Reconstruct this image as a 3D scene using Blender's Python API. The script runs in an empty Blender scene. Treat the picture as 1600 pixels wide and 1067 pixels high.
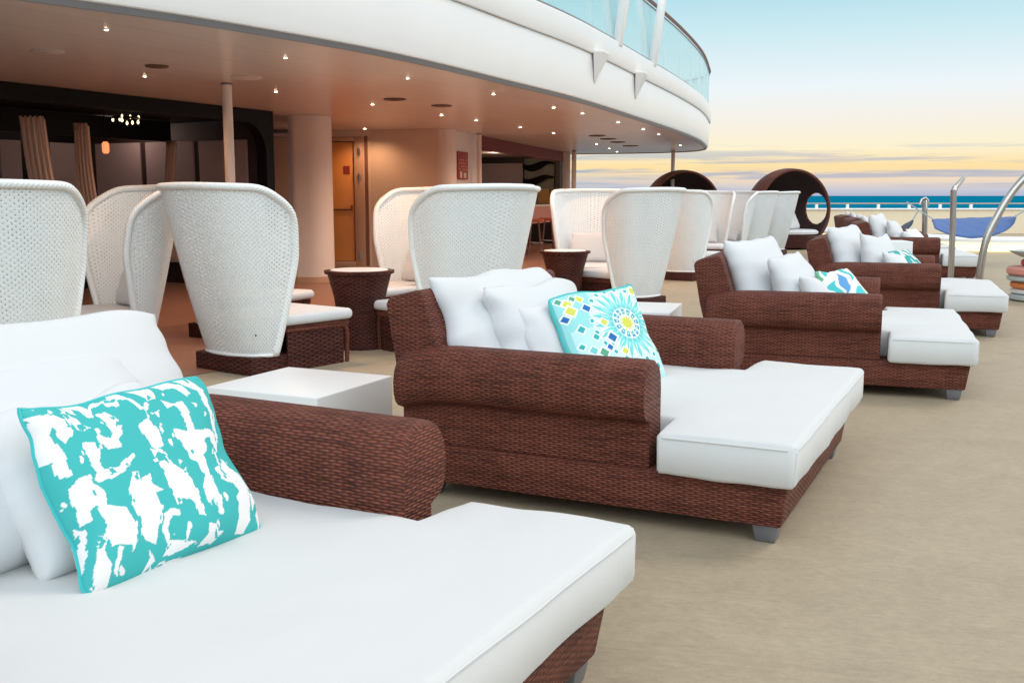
import bpy, bmesh, math, random
import numpy as np
from mathutils import Vector, Matrix, noise as mnoise
from mathutils.bvhtree import BVHTree
random.seed(7); np.random.seed(7)
R = math.radians
S = bpy.context.scene
COL = S.collection
H = 1.25                                   # camera height above the deck
F = 1600.0
TH = math.atan(228 / 1600.0)               # downward pitch of the camera

def lin(r, g, b):
    f = lambda c: (c / 255 / 12.92) if c / 255 <= .04045 else ((c / 255 + .055) / 1.055) ** 2.4
    return (f(r), f(g), f(b), 1.0)

# ------------------------------------------------------------------ materials
class NT:
    def __init__(s, tree): s.t = tree; s.t.nodes.clear()
    def n(s, typ, **kw):
        o = s.t.nodes.new(typ)
        for k, v in kw.items(): setattr(o, k, v)
        return o
    def l(s, a, b): s.t.links.new(a, b)
    def sock(s, node, idx, v):
        if isinstance(v, bpy.types.NodeSocket): s.l(v, node.inputs[idx])
        elif v is not None: node.inputs[idx].default_value = v
    def m(s, op, a, b=None, c=None, clamp=False):
        o = s.n('ShaderNodeMath', operation=op, use_clamp=clamp)
        s.sock(o, 0, a); s.sock(o, 1, b); s.sock(o, 2, c)
        return o.outputs[0]
    def mix(s, fac, a, b, mode='MIX'):
        o = s.n('ShaderNodeMix', data_type='RGBA', blend_type=mode)
        s.sock(o, 0, fac); s.sock(o, 6, a); s.sock(o, 7, b)
        return o.outputs[2]
    def noise(s, vec, scale, detail=3, rough=.55, dist=0):
        o = s.n('ShaderNodeTexNoise'); s.sock(o, 'Vector', vec)
        o.inputs['Scale'].default_value = scale; o.inputs['Detail'].default_value = detail
        o.inputs['Roughness'].default_value = rough; o.inputs['Distortion'].default_value = dist
        return o.outputs[0]
    def ramp(s, fac, pts, interp='LINEAR'):
        o = s.n('ShaderNodeValToRGB'); o.color_ramp.interpolation = interp
        e = o.color_ramp.elements
        while len(e) < len(pts): e.new(.5)
        for i, (p, c) in enumerate(pts): e[i].position = p; e[i].color = c
        s.sock(o, 0, fac); return o.outputs[0]
    def comb(s, x, y, z=0.0):
        o = s.n('ShaderNodeCombineXYZ'); s.sock(o, 0, x); s.sock(o, 1, y); s.sock(o, 2, z); return o.outputs[0]
    def sep(s, v):
        o = s.n('ShaderNodeSeparateXYZ'); s.l(v, o.inputs[0]); return o.outputs
    def scale(s, v, k):
        o = s.n('ShaderNodeMapping'); s.l(v, o.inputs[0]); o.inputs['Scale'].default_value = k; return o.outputs[0]

def newmat(name):
    m = bpy.data.materials.new(name); m.use_nodes = True
    t = NT(m.node_tree)
    out = t.n('ShaderNodeOutputMaterial'); b = t.n('ShaderNodeBsdfPrincipled')
    t.l(b.outputs[0], out.inputs[0])
    return m, t, b, out

def bump(t, b, h, strength=.5, dist=.004):
    o = t.n('ShaderNodeBump'); o.inputs['Strength'].default_value = strength; o.inputs['Distance'].default_value = dist
    t.l(h, o.inputs['Height']); t.l(o.outputs[0], b.inputs['Normal'])

def plain(name, col, rough=.5, metal=0, spec=.5, var=.08, vscale=3, bmp=0, bscale=60, bdist=.002, coat=0):
    m, t, b, out = newmat(name)
    tc = t.n('ShaderNodeTexCoord').outputs['Object']
    nz = t.noise(tc, vscale, 4)
    d = tuple(c * (1 - var) for c in col[:3]) + (1,); u = tuple(min(1, c * (1 + var)) for c in col[:3]) + (1,)
    t.l(t.mix(nz, d, u), b.inputs['Base Color'])
    b.inputs['Roughness'].default_value = rough; b.inputs['Metallic'].default_value = metal
    b.inputs['Specular IOR Level'].default_value = spec; b.inputs['Coat Weight'].default_value = coat
    if bmp: bump(t, b, t.noise(tc, bscale, 4), bmp, bdist)
    return m

def wicker(name, hi, lo, gap_shade, p=.0215, q=.0088):
    m, t, b, out = newmat(name)
    uv = t.n('ShaderNodeTexCoord').outputs['UV']
    wob = t.noise(uv, 9, 2)
    x, y, _ = t.sep(uv)
    y = t.m('ADD', y, t.m('MULTIPLY', t.m('SUBTRACT', wob, .5), .009))
    yr = t.m('DIVIDE', y, q); row = t.m('FLOOR', yr); fv = t.m('FRACT', yr)
    prof = t.m('SUBTRACT', 1, t.m('POWER', t.m('ABSOLUTE', t.m('SUBTRACT', t.m('MULTIPLY', fv, 2), 1)), 2.4))
    ph = t.m('ADD', t.m('MULTIPLY', t.m('DIVIDE', x, p), math.pi), t.m('MULTIPLY', row, math.pi))
    over = t.m('ADD', .5, t.m('MULTIPLY', t.m('COSINE', ph), .5))
    hgt = t.m('MULTIPLY', prof, t.m('ADD', .06, t.m('MULTIPLY', over, .94)))
    cell = t.m('FLOOR', t.m('DIVIDE', ph, 2 * math.pi))
    wn = t.n('ShaderNodeTexWhiteNoise', noise_dimensions='2D'); t.l(t.comb(cell, row), wn.inputs['Vector'])
    wr = t.n('ShaderNodeTexWhiteNoise', noise_dimensions='2D'); t.l(t.comb(t.m('FLOOR', t.m('DIVIDE', x, .45)), row), wr.inputs['Vector'])
    big = t.noise(uv, 5, 3)
    mixf = t.m('ADD', t.m('MULTIPLY', wn.outputs[0], .60), t.m('ADD', t.m('MULTIPLY', wr.outputs[0], .5), t.m('MULTIPLY', t.m('SUBTRACT', big, .38), 1.1)), clamp=True)
    c = t.mix(mixf, lo, hi)
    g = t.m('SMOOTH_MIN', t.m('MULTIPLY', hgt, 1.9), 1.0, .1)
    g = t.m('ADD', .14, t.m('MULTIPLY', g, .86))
    t.l(t.mix(t.m('POWER', g, .8, clamp=True), gap_shade, c), b.inputs['Base Color'])  # occlusion shade between strands is put into the base colour
    b.inputs['Roughness'].default_value = .5; b.inputs['Specular IOR Level'].default_value = .16
    bump(t, b, hgt, .85, .008)
    return m

def cane(name, col, pitch=.0245, thr=.80):
    """open white cane weave: real holes through the shell"""
    m, t, b, out = newmat(name)
    uv = t.n('ShaderNodeTexCoord').outputs['UV']
    nz = t.n('ShaderNodeTexNoise'); nz.inputs['Scale'].default_value = 22; t.l(uv, nz.inputs['Vector'])
    off = t.n('ShaderNodeVectorMath', operation='MULTIPLY_ADD'); t.l(nz.outputs['Color'], off.inputs[0])
    off.inputs[1].default_value = (.009, .009, 0); t.l(uv, off.inputs[2])
    x, y, _ = t.sep(off.outputs[0])
    k = 2 * math.pi / pitch
    a = t.m('COSINE', t.m('MULTIPLY', x, k))
    b2 = t.m('COSINE', t.m('ADD', t.m('MULTIPLY', x, k * .5), t.m('MULTIPLY', y, k * .80)))
    c2 = t.m('COSINE', t.m('SUBTRACT', t.m('MULTIPLY', x, k * .5), t.m('MULTIPLY', y, k * .80)))
    s = t.m('DIVIDE', t.m('ADD', a, t.m('ADD', b2, c2)), 3.0)        # -0.5 .. 1
    big = t.noise(uv, 6, 2)
    th = t.m('ADD', thr, t.m('MULTIPLY', t.m('SUBTRACT', big, .5), .7))
    hole = t.m('GREATER_THAN', s, th)
    fine = t.m('MULTIPLY', t.m('SINE', t.m('MULTIPLY', t.m('ADD', x, y), k * 1.7)), t.m('SINE', t.m('MULTIPLY', t.m('SUBTRACT', x, y), k * 1.7)))
    hgt = t.m('ADD', t.m('MULTIPLY', s, -.8), t.m('MULTIPLY', fine, .35))
    vn = t.noise(uv, 60, 2)
    t.l(t.mix(vn, tuple(v * .9 for v in col[:3]) + (1,), col), b.inputs['Base Color'])
    b.inputs['Roughness'].default_value = .55; b.inputs['Specular IOR Level'].default_value = .3
    bump(t, b, hgt, .5, .006)
    tr = t.n('ShaderNodeBsdfTransparent'); mx = t.n('ShaderNodeMixShader')
    t.l(t.m('MULTIPLY', hole, .62), mx.inputs[0]); t.l(b.outputs[0], mx.inputs[1]); t.l(tr.outputs[0], mx.inputs[2]); t.l(mx.outputs[0], out.inputs[0])
    return m

def fabric(name, col, rough=.9):
    m, t, b, out = newmat(name)
    tc = t.n('ShaderNodeTexCoord').outputs['Object']
    n1 = t.noise(tc, 4, 4); n2 = t.noise(t.scale(tc, (1, 1, 1)), 350, 2)
    c1 = tuple(v * .975 for v in col[:3]) + (1,)
    t.l(t.mix(n1, c1, col), b.inputs['Base Color'])
    b.inputs['Roughness'].default_value = rough; b.inputs['Specular IOR Level'].default_value = .15
    b.inputs['Sheen Weight'].default_value = .15
    hh = t.m('ADD', t.m('MULTIPLY', t.noise(tc, 3.2, 2, .45), 3.0), t.m('ADD', t.m('MULTIPLY', t.noise(t.scale(tc, (1, .5, 1)), 60, 3), .16), t.m('MULTIPLY', n2, .12)))
    rid = t.m('SUBTRACT', 1, t.m('MULTIPLY', t.m('ABSOLUTE', t.m('SUBTRACT', t.noise(tc, 2.6, 1, .4, .25), .5)), 26.0), clamp=True)
    msk = t.m('MULTIPLY', t.m('SUBTRACT', t.noise(tc, 1.9, 1), .50, clamp=True), 5.0, clamp=True)
    hh = t.m('ADD', hh, t.m('MULTIPLY', t.m('MULTIPLY', rid, msk), .16))
    bump(t, b, hh, .32, .008)
    return m

def printed(name):
    m, t, b, out = newmat(name)
    a = t.n('ShaderNodeVertexColor', layer_name='print')
    t.l(a.outputs[0], b.inputs['Base Color']); b.inputs['Roughness'].default_value = .85
    b.inputs['Specular IOR Level'].default_value = .15
    tc = t.n('ShaderNodeTexCoord').outputs['Object']
    bump(t, b, t.m('ADD', t.noise(tc, 9, 3), t.m('MULTIPLY', t.noise(tc, 320, 2), .1)), .3, .006)
    return m

def emit(name, col, st):
    m, t, b, out = newmat(name)
    b.inputs['Base Color'].default_value = col
    b.inputs['Emission Color'].default_value = col; b.inputs['Emission Strength'].default_value = st
    return m

def twist(name, col):
    m, t, b, out = newmat(name)
    uv = t.n('ShaderNodeTexCoord').outputs['UV']; x, y, _ = t.sep(uv)
    hgt = t.m('ABSOLUTE', t.m('SINE', t.m('ADD', t.m('MULTIPLY', x, 130), t.m('MULTIPLY', y, 90))))
    t.l(t.mix(t.noise(uv, 25, 2), tuple(v * .92 for v in col[:3]) + (1,), col), b.inputs['Base Color'])
    b.inputs['Roughness'].default_value = .5
    bump(t, b, hgt, .6, .004)
    return m

M = {}
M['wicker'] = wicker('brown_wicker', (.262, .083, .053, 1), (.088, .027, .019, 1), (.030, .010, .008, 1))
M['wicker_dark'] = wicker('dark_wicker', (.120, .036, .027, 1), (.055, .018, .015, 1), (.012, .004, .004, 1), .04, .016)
M['cane'] = cane('white_cane', (.90, .925, .92, 1))
M['cane_fine'] = cane('white_cane_fine', (.80, .80, .78, 1), .026, .72)
M['rim'] = twist('white_rim', (.90, .91, .90, 1))
M['fabric'] = fabric('white_canvas', (.675, .68, .685, 1))
M['mattress'] = fabric('mattress_canvas', (.655, .652, .64, 1))
M['fabric_grey'] = fabric('pale_linen', (.70, .68, .665, 1))
M['print'] = printed('printed_cotton')
M['teal'] = fabric('teal_piping', (.06, .50, .50, 1))
M['acrylic'] = plain('white_table', (.80, .81, .80, 1), .35, var=.03, bmp=.05, bscale=30)
M['inner_shade'] = plain('interior_shade', (.030, .014, .011, 1), .7, var=.25, vscale=8)  # near-black colour stands in for shade inside the daybeds
M['leg'] = plain('grey_metal', (.22, .23, .26, 1), .38, .6, var=.1)
M['steel'] = plain('brushed_steel', (.50, .47, .44, 1), .28, 1, var=.12, vscale=8)
M['white'] = plain('white_paint', (.885, .865, .85, 1), .35, var=.03, vscale=1.2, bmp=.12, bscale=3, bdist=.01, coat=.15)
M['offwhite'] = plain('grey_white_paint', (.84, .78, .75, 1), .5, var=.06)
M['grey_trim'] = plain('grey_drip_edge', (.20, .19, .20, 1), .45, var=.1)  # flat grey of the drip edge, plinths, collars and glass trim
M['peach'] = plain('cream_wall', (.76, .585, .46, 1), .5, var=.05, vscale=2)
M['column'] = plain('column_paint', (.80, .71, .655, 1), .42, var=.04, vscale=2)
M['cream_paint'] = plain('cream_paint', (.86, .74, .60, 1), .45, var=.04)
M['door'] = plain('orange_door', (.85, .36, .10, 1), .42, var=.12, vscale=3)
M['doorframe'] = plain('tan_frame', (.55, .34, .22, 1), .45, var=.08)
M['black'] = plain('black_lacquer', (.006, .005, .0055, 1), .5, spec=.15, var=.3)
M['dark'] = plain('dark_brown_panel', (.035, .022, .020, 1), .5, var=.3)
M['mauve'] = plain('mauve_panel', (.42, .34, .345, 1), .7, var=.08)
M['curtain'] = fabric('beige_curtain', (.62, .43, .35, 1))
M['maroon'] = plain('maroon_header', (.20, .045, .038, 1), .6, spec=.2, var=.2)
M['redsign'] = plain('red_board', (.36, .045, .04, 1), .5, var=.15, vscale=14)
M['cream'] = plain('cream_mark', (.78, .66, .50, 1), .5)
M['orange'] = plain('orange_lacquer', (.62, .13, .05, 1), .45, var=.1)
M['ochre'] = plain('ochre_panel', (.50, .27, .07, 1), .5, var=.2, vscale=4)
M['bulwark'] = plain('sand_bulwark', (.80, .665, .48, 1), .55, var=.05, vscale=.6)
M['blue_cloth'] = fabric('blue_canvas', (.085, .16, .36, 1))
M['navy_cloth'] = fabric('charcoal_canvas', (.05, .07, .12, 1))
M['coral'] = fabric('coral_canvas', (.66, .28, .22, 1))
M['red_cloth'] = fabric('red_canvas', (.55, .07, .07, 1))
M['orange_cloth'] = fabric('orange_canvas', (.70, .22, .07, 1))
M['grey_cloth'] = fabric('grey_canvas', (.42, .47, .47, 1))
M['vent'] = plain('brown_vent', (.12, .07, .055, 1), .5, var=.2)
M['ventw'] = plain('pale_speaker_grille', (.62, .55, .52, 1), .5)
M['bulb'] = emit('lamp_glow', (1, .86, .62, 1), 14)
M['bulb_soft'] = emit('bar_lamp_glow', (1, .85, .55, 1), 3)
M['olive'] = plain('olive_panel', (.20, .19, .14, 1), .5, var=.4, vscale=5)
M['bulb_orange'] = emit('amber_lamp', (1, .34, .13, 1), .9)
M['strip'] = emit('warm_light_strip', (1, .80, .34, 1), 1.7)
M['crystal'] = emit('chandelier_glow', (1, .75, .35, 1), 3)
M['railteak'] = plain('weathered_teak', (.42, .33, .27, 1), .5, var=.1)
M['woodrail'] = plain('varnished_rail', (.22, .09, .055, 1), .35, var=.2, vscale=6)

def soffit_mat():
    m, t, b, out = newmat('brown_soffit')
    tc = t.n('ShaderNodeTexCoord').outputs['Object']
    r = t.n('ShaderNodeMapping'); t.l(tc, r.inputs[0]); r.inputs['Rotation'].default_value = (0, 0, R(-62))
    st = t.noise(t.scale(r.outputs[0], (.5, 9, 1)), 1.6, 4)
    pl = t.sep(r.outputs[0])[1]
    seam = t.m('GREATER_THAN', t.m('FRACT', t.m('MULTIPLY', pl, 1.6)), .985)
    c = t.mix(st, (.72, .63, .58, 1), (.80, .71, .66, 1))
    t.l(t.mix(t.m('MULTIPLY', seam, .35), c, (.20, .12, .09, 1)), b.inputs['Base Color'])
    b.inputs['Roughness'].default_value = .27; b.inputs['Specular IOR Level'].default_value = .5
    bump(t, b, st, .08, .01)
    return m
M['soffit'] = soffit_mat()

def deck_mat(name, c1, c2, c3, rough=.6):
    m, t, b, out = newmat(name)
    tc = t.n('ShaderNodeTexCoord').outputs['Object']
    r = t.n('ShaderNodeMapping'); t.l(tc, r.inputs[0]); r.inputs['Rotation'].default_value = (0, 0, R(14))
    big = t.noise(t.scale(r.outputs[0], (.35, 1.3, 1)), 1.1, 5, .6, .4)
    st = t.noise(t.scale(r.outputs[0], (2.2, 22, 1)), 2.2, 5, .65)
    fine = t.m('ADD', t.m('MULTIPLY', t.noise(t.scale(r.outputs[0], (1, 2.2, 1)), 150, 3, .7), .45), t.m('MULTIPLY', t.noise(t.scale(r.outputs[0], (.7, 1.5, 1)), 38, 4, .75), .55))
    scuff = t.noise(t.scale(r.outputs[0], (1.2, 7, 1)), 1.3, 6, .7, 1.0)
    c = t.mix(big, c1, c2)
    c = t.mix(t.m('MULTIPLY', t.m('SUBTRACT', st, .35), .6, clamp=True), c, c3)
    sc = t.m('MULTIPLY', t.m('SUBTRACT', scuff, .56, clamp=True), 3.0, clamp=True)
    c = t.mix(t.m('MULTIPLY', sc, .5), c, tuple(v * .62 for v in c3[:3]) + (1,))
    lt = t.m('MULTIPLY', t.m('SUBTRACT', t.noise(t.scale(r.outputs[0], (.8, 9, 1)), 2.7, 5, .6, .6), .6, clamp=True), 3.0, clamp=True)
    c = t.mix(t.m('MULTIPLY', lt, .35), c, tuple(min(1, v * 1.35) for v in c1[:3]) + (1,))
    mot = t.noise(r.outputs[0], 5.5, 5, .7, .5)
    gr = t.m('ADD', .30, t.m('ADD', t.m('MULTIPLY', fine, 1.0), t.m('MULTIPLY', mot, .38)))
    c = t.mix(1.0, c, t.comb(gr, gr, gr), 'MULTIPLY')
    t.l(c, b.inputs['Base Color'])
    b.inputs['Roughness'].default_value = rough; b.inputs['Specular IOR Level'].default_value = .35
    bump(t, b, t.m('ADD', fine, t.m('MULTIPLY', st, .6)), .35, .004)
    return m
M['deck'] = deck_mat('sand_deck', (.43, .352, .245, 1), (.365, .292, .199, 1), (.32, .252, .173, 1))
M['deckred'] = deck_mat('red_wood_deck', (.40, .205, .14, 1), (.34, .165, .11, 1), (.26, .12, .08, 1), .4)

def sea_mat():
    m, t, b, out = newmat('sea_water')
    tc = t.n('ShaderNodeTexCoord').outputs['Object']
    n = t.noise(t.scale(tc, (1, .25, 1)), .004, 5, .6)
    t.l(t.mix(n, (.001, .13, .225, 1), (.002, .18, .29, 1)), b.inputs['Base Color'])
    b.inputs['Roughness'].default_value = .7; b.inputs['Specular IOR Level'].default_value = .0
    return m
M['sea'] = sea_mat()

def glass_mat():
    m, t, b, out = newmat('teal_glass')
    tc = t.n('ShaderNodeTexCoord').outputs['Object']
    tr = t.n('ShaderNodeBsdfTransparent'); tr.inputs[0].default_value = (.88, .965, .97, 1)
    g = t.n('ShaderNodeBsdfGlossy'); g.inputs[0].default_value = (.84, .95, .96, 1); g.inputs['Roughness'].default_value = .06
    d = t.n('ShaderNodeBsdfDiffuse'); d.inputs[0].default_value = (.72, .88, .89, 1)
    m1 = t.n('ShaderNodeMixShader'); m1.inputs[0].default_value = .45; t.l(g.outputs[0], m1.inputs[1]); t.l(d.outputs[0], m1.inputs[2])
    m2 = t.n('ShaderNodeMixShader'); m2.inputs[0].default_value = .52; t.l(tr.outputs[0], m2.inputs[1]); t.l(m1.outputs[0], m2.inputs[2])
    t.l(m2.outputs[0], out.inputs[0])
    return m
M['glass'] = glass_mat()

# ------------------------------------------------------------------ object helpers
def tag(o, label, cat, group=None, kind=None):
    o['label'] = label; o['category'] = cat
    if group: o['group'] = group
    if kind: o['kind'] = kind
    return o

def empty(name, loc=(0, 0, 0), rz=0.0):
    o = bpy.data.objects.new(name, None); COL.objects.link(o)
    o.location = loc; o.rotation_euler = (0, 0, rz); return o

def thing(name, label, cat, loc=(0, 0, 0), rz=0.0, group=None):
    return tag(empty(name, loc, rz), label, cat, group)

def boxuv(me):
    uvl = me.uv_layers.new(name='UVMap').data
    vs = me.vertices
    for p in me.polygons:
        n = p.normal; ax, ay, az = abs(n.x), abs(n.y), abs(n.z)
        for li in p.loop_indices:
            c = vs[me.loops[li].vertex_index].co
            if az >= ax and az >= ay: u = (c.x, c.y)
            elif ay >= ax: u = (c.x, c.z)
            else: u = (c.y, c.z)
            uvl[li].uv = u

def link(name, me, mat, parent=None, smooth=True, ang=40):
    o = bpy.data.objects.new(name, me); COL.objects.link(o)
    if mat is not None: me.materials.append(mat)
    if smooth:
        me.polygons.foreach_set('use_smooth', [True] * len(me.polygons))
        me.set_sharp_from_angle(angle=R(ang))
    if parent is not None: o.parent = parent
    return o

class MB:
    def __init__(s): s.v = []; s.f = []; s.uv = []
    def poly(s, verts, faces, uvs=None):
        b = len(s.v); s.v += [tuple(p) for p in verts]; s.f += [tuple(i + b for i in f) for f in faces]
        s.uv += list(uvs) if uvs else [None] * len(faces)
        return s
    def box(s, x0, x1, y0, y1, z0, z1, taper=0.0):
        k = taper
        v = [(x0 + k, y0 + k, z0), (x1 - k, y0 + k, z0), (x1 - k, y1 - k, z0), (x0 + k, y1 - k, z0),
             (x0, y0, z1), (x1, y0, z1), (x1, y1, z1), (x0, y1, z1)]
        return s.poly(v, [(3, 2, 1, 0), (4, 5, 6, 7), (0, 1, 5, 4), (1, 2, 6, 5), (2, 3, 7, 6), (3, 0, 4, 7)])
    def prism(s, pts, z0, z1):
        n = len(pts)
        v = [(p[0], p[1], z0) for p in pts] + [(p[0], p[1], z1) for p in pts]
        f = [tuple(range(n - 1, -1, -1)), tuple(range(n, 2 * n))] + [(i, (i + 1) % n, n + (i + 1) % n, n + i) for i in range(n)]
        return s.poly(v, f)
    def extr(s, prof, axis, a0, a1):
        """extrude a (a,b) profile along x ('x': prof=(y,z)) or y ('y': prof=(x,z))"""
        n = len(prof)
        mk = (lambda p, a: (a, p[0], p[1])) if axis == 'x' else (lambda p, a: (p[0], a, p[1]))
        v = [mk(p, a0) for p in prof] + [mk(p, a1) for p in prof]
        f = [tuple(range(n - 1, -1, -1)), tuple(range(n, 2 * n))] + [(i, (i + 1) % n, n + (i + 1) % n, n + i) for i in range(n)]
        return s.poly(v, f)
    def wall(s, p0, p1, z0, z1, th=.12):
        d = (Vector(p1) - Vector(p0)).normalized(); nn = Vector((-d.y, d.x)) * th
        a, b = Vector(p0), Vector(p1)
        return s.prism([a, b, b + nn, a + nn] , z0, z1)
    def tube(s, path, rad, seg=10, closed=False, cap=True):
        P = [Vector(p) for p in path]; n = len(P)
        rad = rad if isinstance(rad, (list, tuple)) else [rad] * n
        up = None; rings = []
        L = 0; b = len(s.v); lens = []
        for i in range(n):
            if closed: d = P[(i + 1) % n] - P[i - 1]
            else: d = P[min(i + 1, n - 1)] - P[max(i - 1, 0)]
            d.normalize()
            if up is None:
                up = Vector((0, 0, 1)) if abs(d.z) < .9 else Vector((1, 0, 0))
            up = (up - d * up.dot(d)).normalized(); sd = d.cross(up)
            if i: L += (P[i] - P[i - 1]).length
            lens.append(L)
            for k in range(seg):
                a = 2 * math.pi * k / seg
                s.v.append(tuple(P[i] + (up * math.cos(a) + sd * math.sin(a)) * rad[i]))
        m = n if closed else n - 1
        for i in range(m):
            j = (i + 1) % n
            for k in range(seg):
                k2 = (k + 1) % seg
                s.f.append((b + i * seg + k, b + i * seg + k2, b + j * seg + k2, b + j * seg + k))
                c = 2 * math.pi * rad[i] / seg; l2 = lens[j] if j else L + (P[0] - P[-1]).length
                s.uv.append([(lens[i], k * c), (lens[i], (k + 1) * c), (l2, (k + 1) * c), (l2, k * c)])
        if cap and not closed:
            s.f.append(tuple(b + k for k in range(seg - 1, -1, -1))); s.uv.append(None)
            s.f.append(tuple(b + (n - 1) * seg + k for k in range(seg))); s.uv.append(None)
        return s
    def lathe(s, prof, seg=32, cx=0, cy=0):
        b = len(s.v); n = len(prof)
        for (r, z) in prof:
            for k in range(seg):
                a = 2 * math.pi * k / seg; s.v.append((cx + r * math.cos(a), cy + r * math.sin(a), z))
        ln = [0]
        for i in range(1, n): ln.append(ln[-1] + math.hypot(prof[i][0] - prof[i - 1][0], prof[i][1] - prof[i - 1][1]))
        rm = max(p[0] for p in prof)
        for i in range(n - 1):
            for k in range(seg):
                k2 = (k + 1) % seg
                s.f.append((b + i * seg + k, b + i * seg + k2, b + (i + 1) * seg + k2, b + (i + 1) * seg + k))
                c = 2 * math.pi * rm / seg
                s.uv.append([(k * c, ln[i]), ((k + 1) * c, ln[i]), ((k + 1) * c, ln[i + 1]), (k * c, ln[i + 1])])
        s.f.append(tuple(b + k for k in range(seg - 1, -1, -1))); s.uv.append(None)
        s.f.append(tuple(b + (n - 1) * seg + k for k in range(seg))); s.uv.append(None)
        return s
    def build(s, name, mat, parent=None, bevel=0, seg=2, smooth=True, ang=40, sub=0, rag=None):
        me = bpy.data.meshes.new(name); me.from_pydata(s.v, [], s.f)
        if bevel:
            bm = bmesh.new(); bm.from_mesh(me)
            bmesh.ops.recalc_face_normals(bm, faces=bm.faces)
            ed = [e for e in bm.edges if len(e.link_faces) == 2 and e.calc_face_angle(0) > R(30)]
            bmesh.ops.bevel(bm, geom=ed, offset=bevel, segments=seg, profile=.5, affect='EDGES', clamp_overlap=True)
            bm.to_mesh(me); bm.free()
        boxuv(me)
        if not bevel and any(u is not None for u in s.uv):
            d = me.uv_layers[0].data
            for p, u in zip(me.polygons, s.uv):
                if u:
                    for li, c in zip(p.loop_indices, u): d[li].uv = c
        return link(name, me, mat, parent, smooth, ang)

def catmull(P, k=8):
    P = [Vector(p) for p in P]; out = []
    for i in range(len(P) - 1):
        p0 = P[i - 1] if i else P[i] * 2 - P[i + 1]; p1, p2 = P[i], P[i + 1]
        p3 = P[i + 2] if i + 2 < len(P) else P[i + 1] * 2 - P[i]
        for j in range(k):
            t = j / k
            out.append(.5 * (2 * p1 + (p2 - p0) * t + (2 * p0 - 5 * p1 + 4 * p2 - p3) * t * t + (3 * p1 - p0 - 3 * p2 + p3) * t ** 3))
    out.append(P[-1]); return out

def un(px, py, z):                         # where a sight line of the survey meets height z
    a = (px - 800) / F; b = (533.5 - py) / F
    r = Vector((a, math.cos(TH) + b * math.sin(TH), -math.sin(TH) + b * math.cos(TH)))
    t = (z - H) / r.z
    return Vector((r.x * t, r.y * t, z))

def sheet(name, pts, z, mat, label=None):
    me = bpy.data.meshes.new(name); me.from_pydata([(p[0], p[1], z) for p in pts], [], [tuple(range(len(pts)))])
    boxuv(me)
    o = link(name, me, mat, None, False); o['kind'] = 'structure'; return o

# ------------------------------------------------------------------ setting: deck, sea
sheet('deck', [(-14, -6), (40, -6), (40, 36), (-14, 36)], 0, M['deck'])
edge = catmull([(-7.5, .6), (-5.2, 3.2), (-3.6, 5.1), (-2.7, 6.13), (-2.05, 6.88), (-1.25, 8.05), (-.716, 9.06), (0, 10.65), (.8, 12.5), (1.91, 15.6),
                (2.95, 18.6), (3.84, 21.5), (4.45, 24.0), (4.72, 25.4), (4.62, 26.5), (4.1, 27.2), (3.2, 27.75), (1.9, 28.15), (.2, 28.5)], 6)
inner = [p + Vector((-.25, .12)) for p in edge if p.y < 27]
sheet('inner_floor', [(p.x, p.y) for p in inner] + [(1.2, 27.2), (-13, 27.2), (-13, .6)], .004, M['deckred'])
sea = sheet('sea', [(-30000, -200), (30000, -200), (30000, 60000), (-30000, 60000)], -28, M['sea'])

# ------------------------------------------------------------------ sun loungers
def soft(me, amp, sc, seed=0, zonly=False):
    for v in me.vertices:
        c = v.co
        d = mnoise.noise(Vector((c.x * sc + seed, c.y * sc, c.z * sc)))
        d2 = mnoise.noise(Vector((c.x * sc * 2.7 - seed, c.y * sc * 2.7, c.z * sc + 9)))
        k = (d + .4 * d2) * amp
        v.co += (Vector((0, 0, 1)) if zonly else Vector(v.normal)) * k

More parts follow.
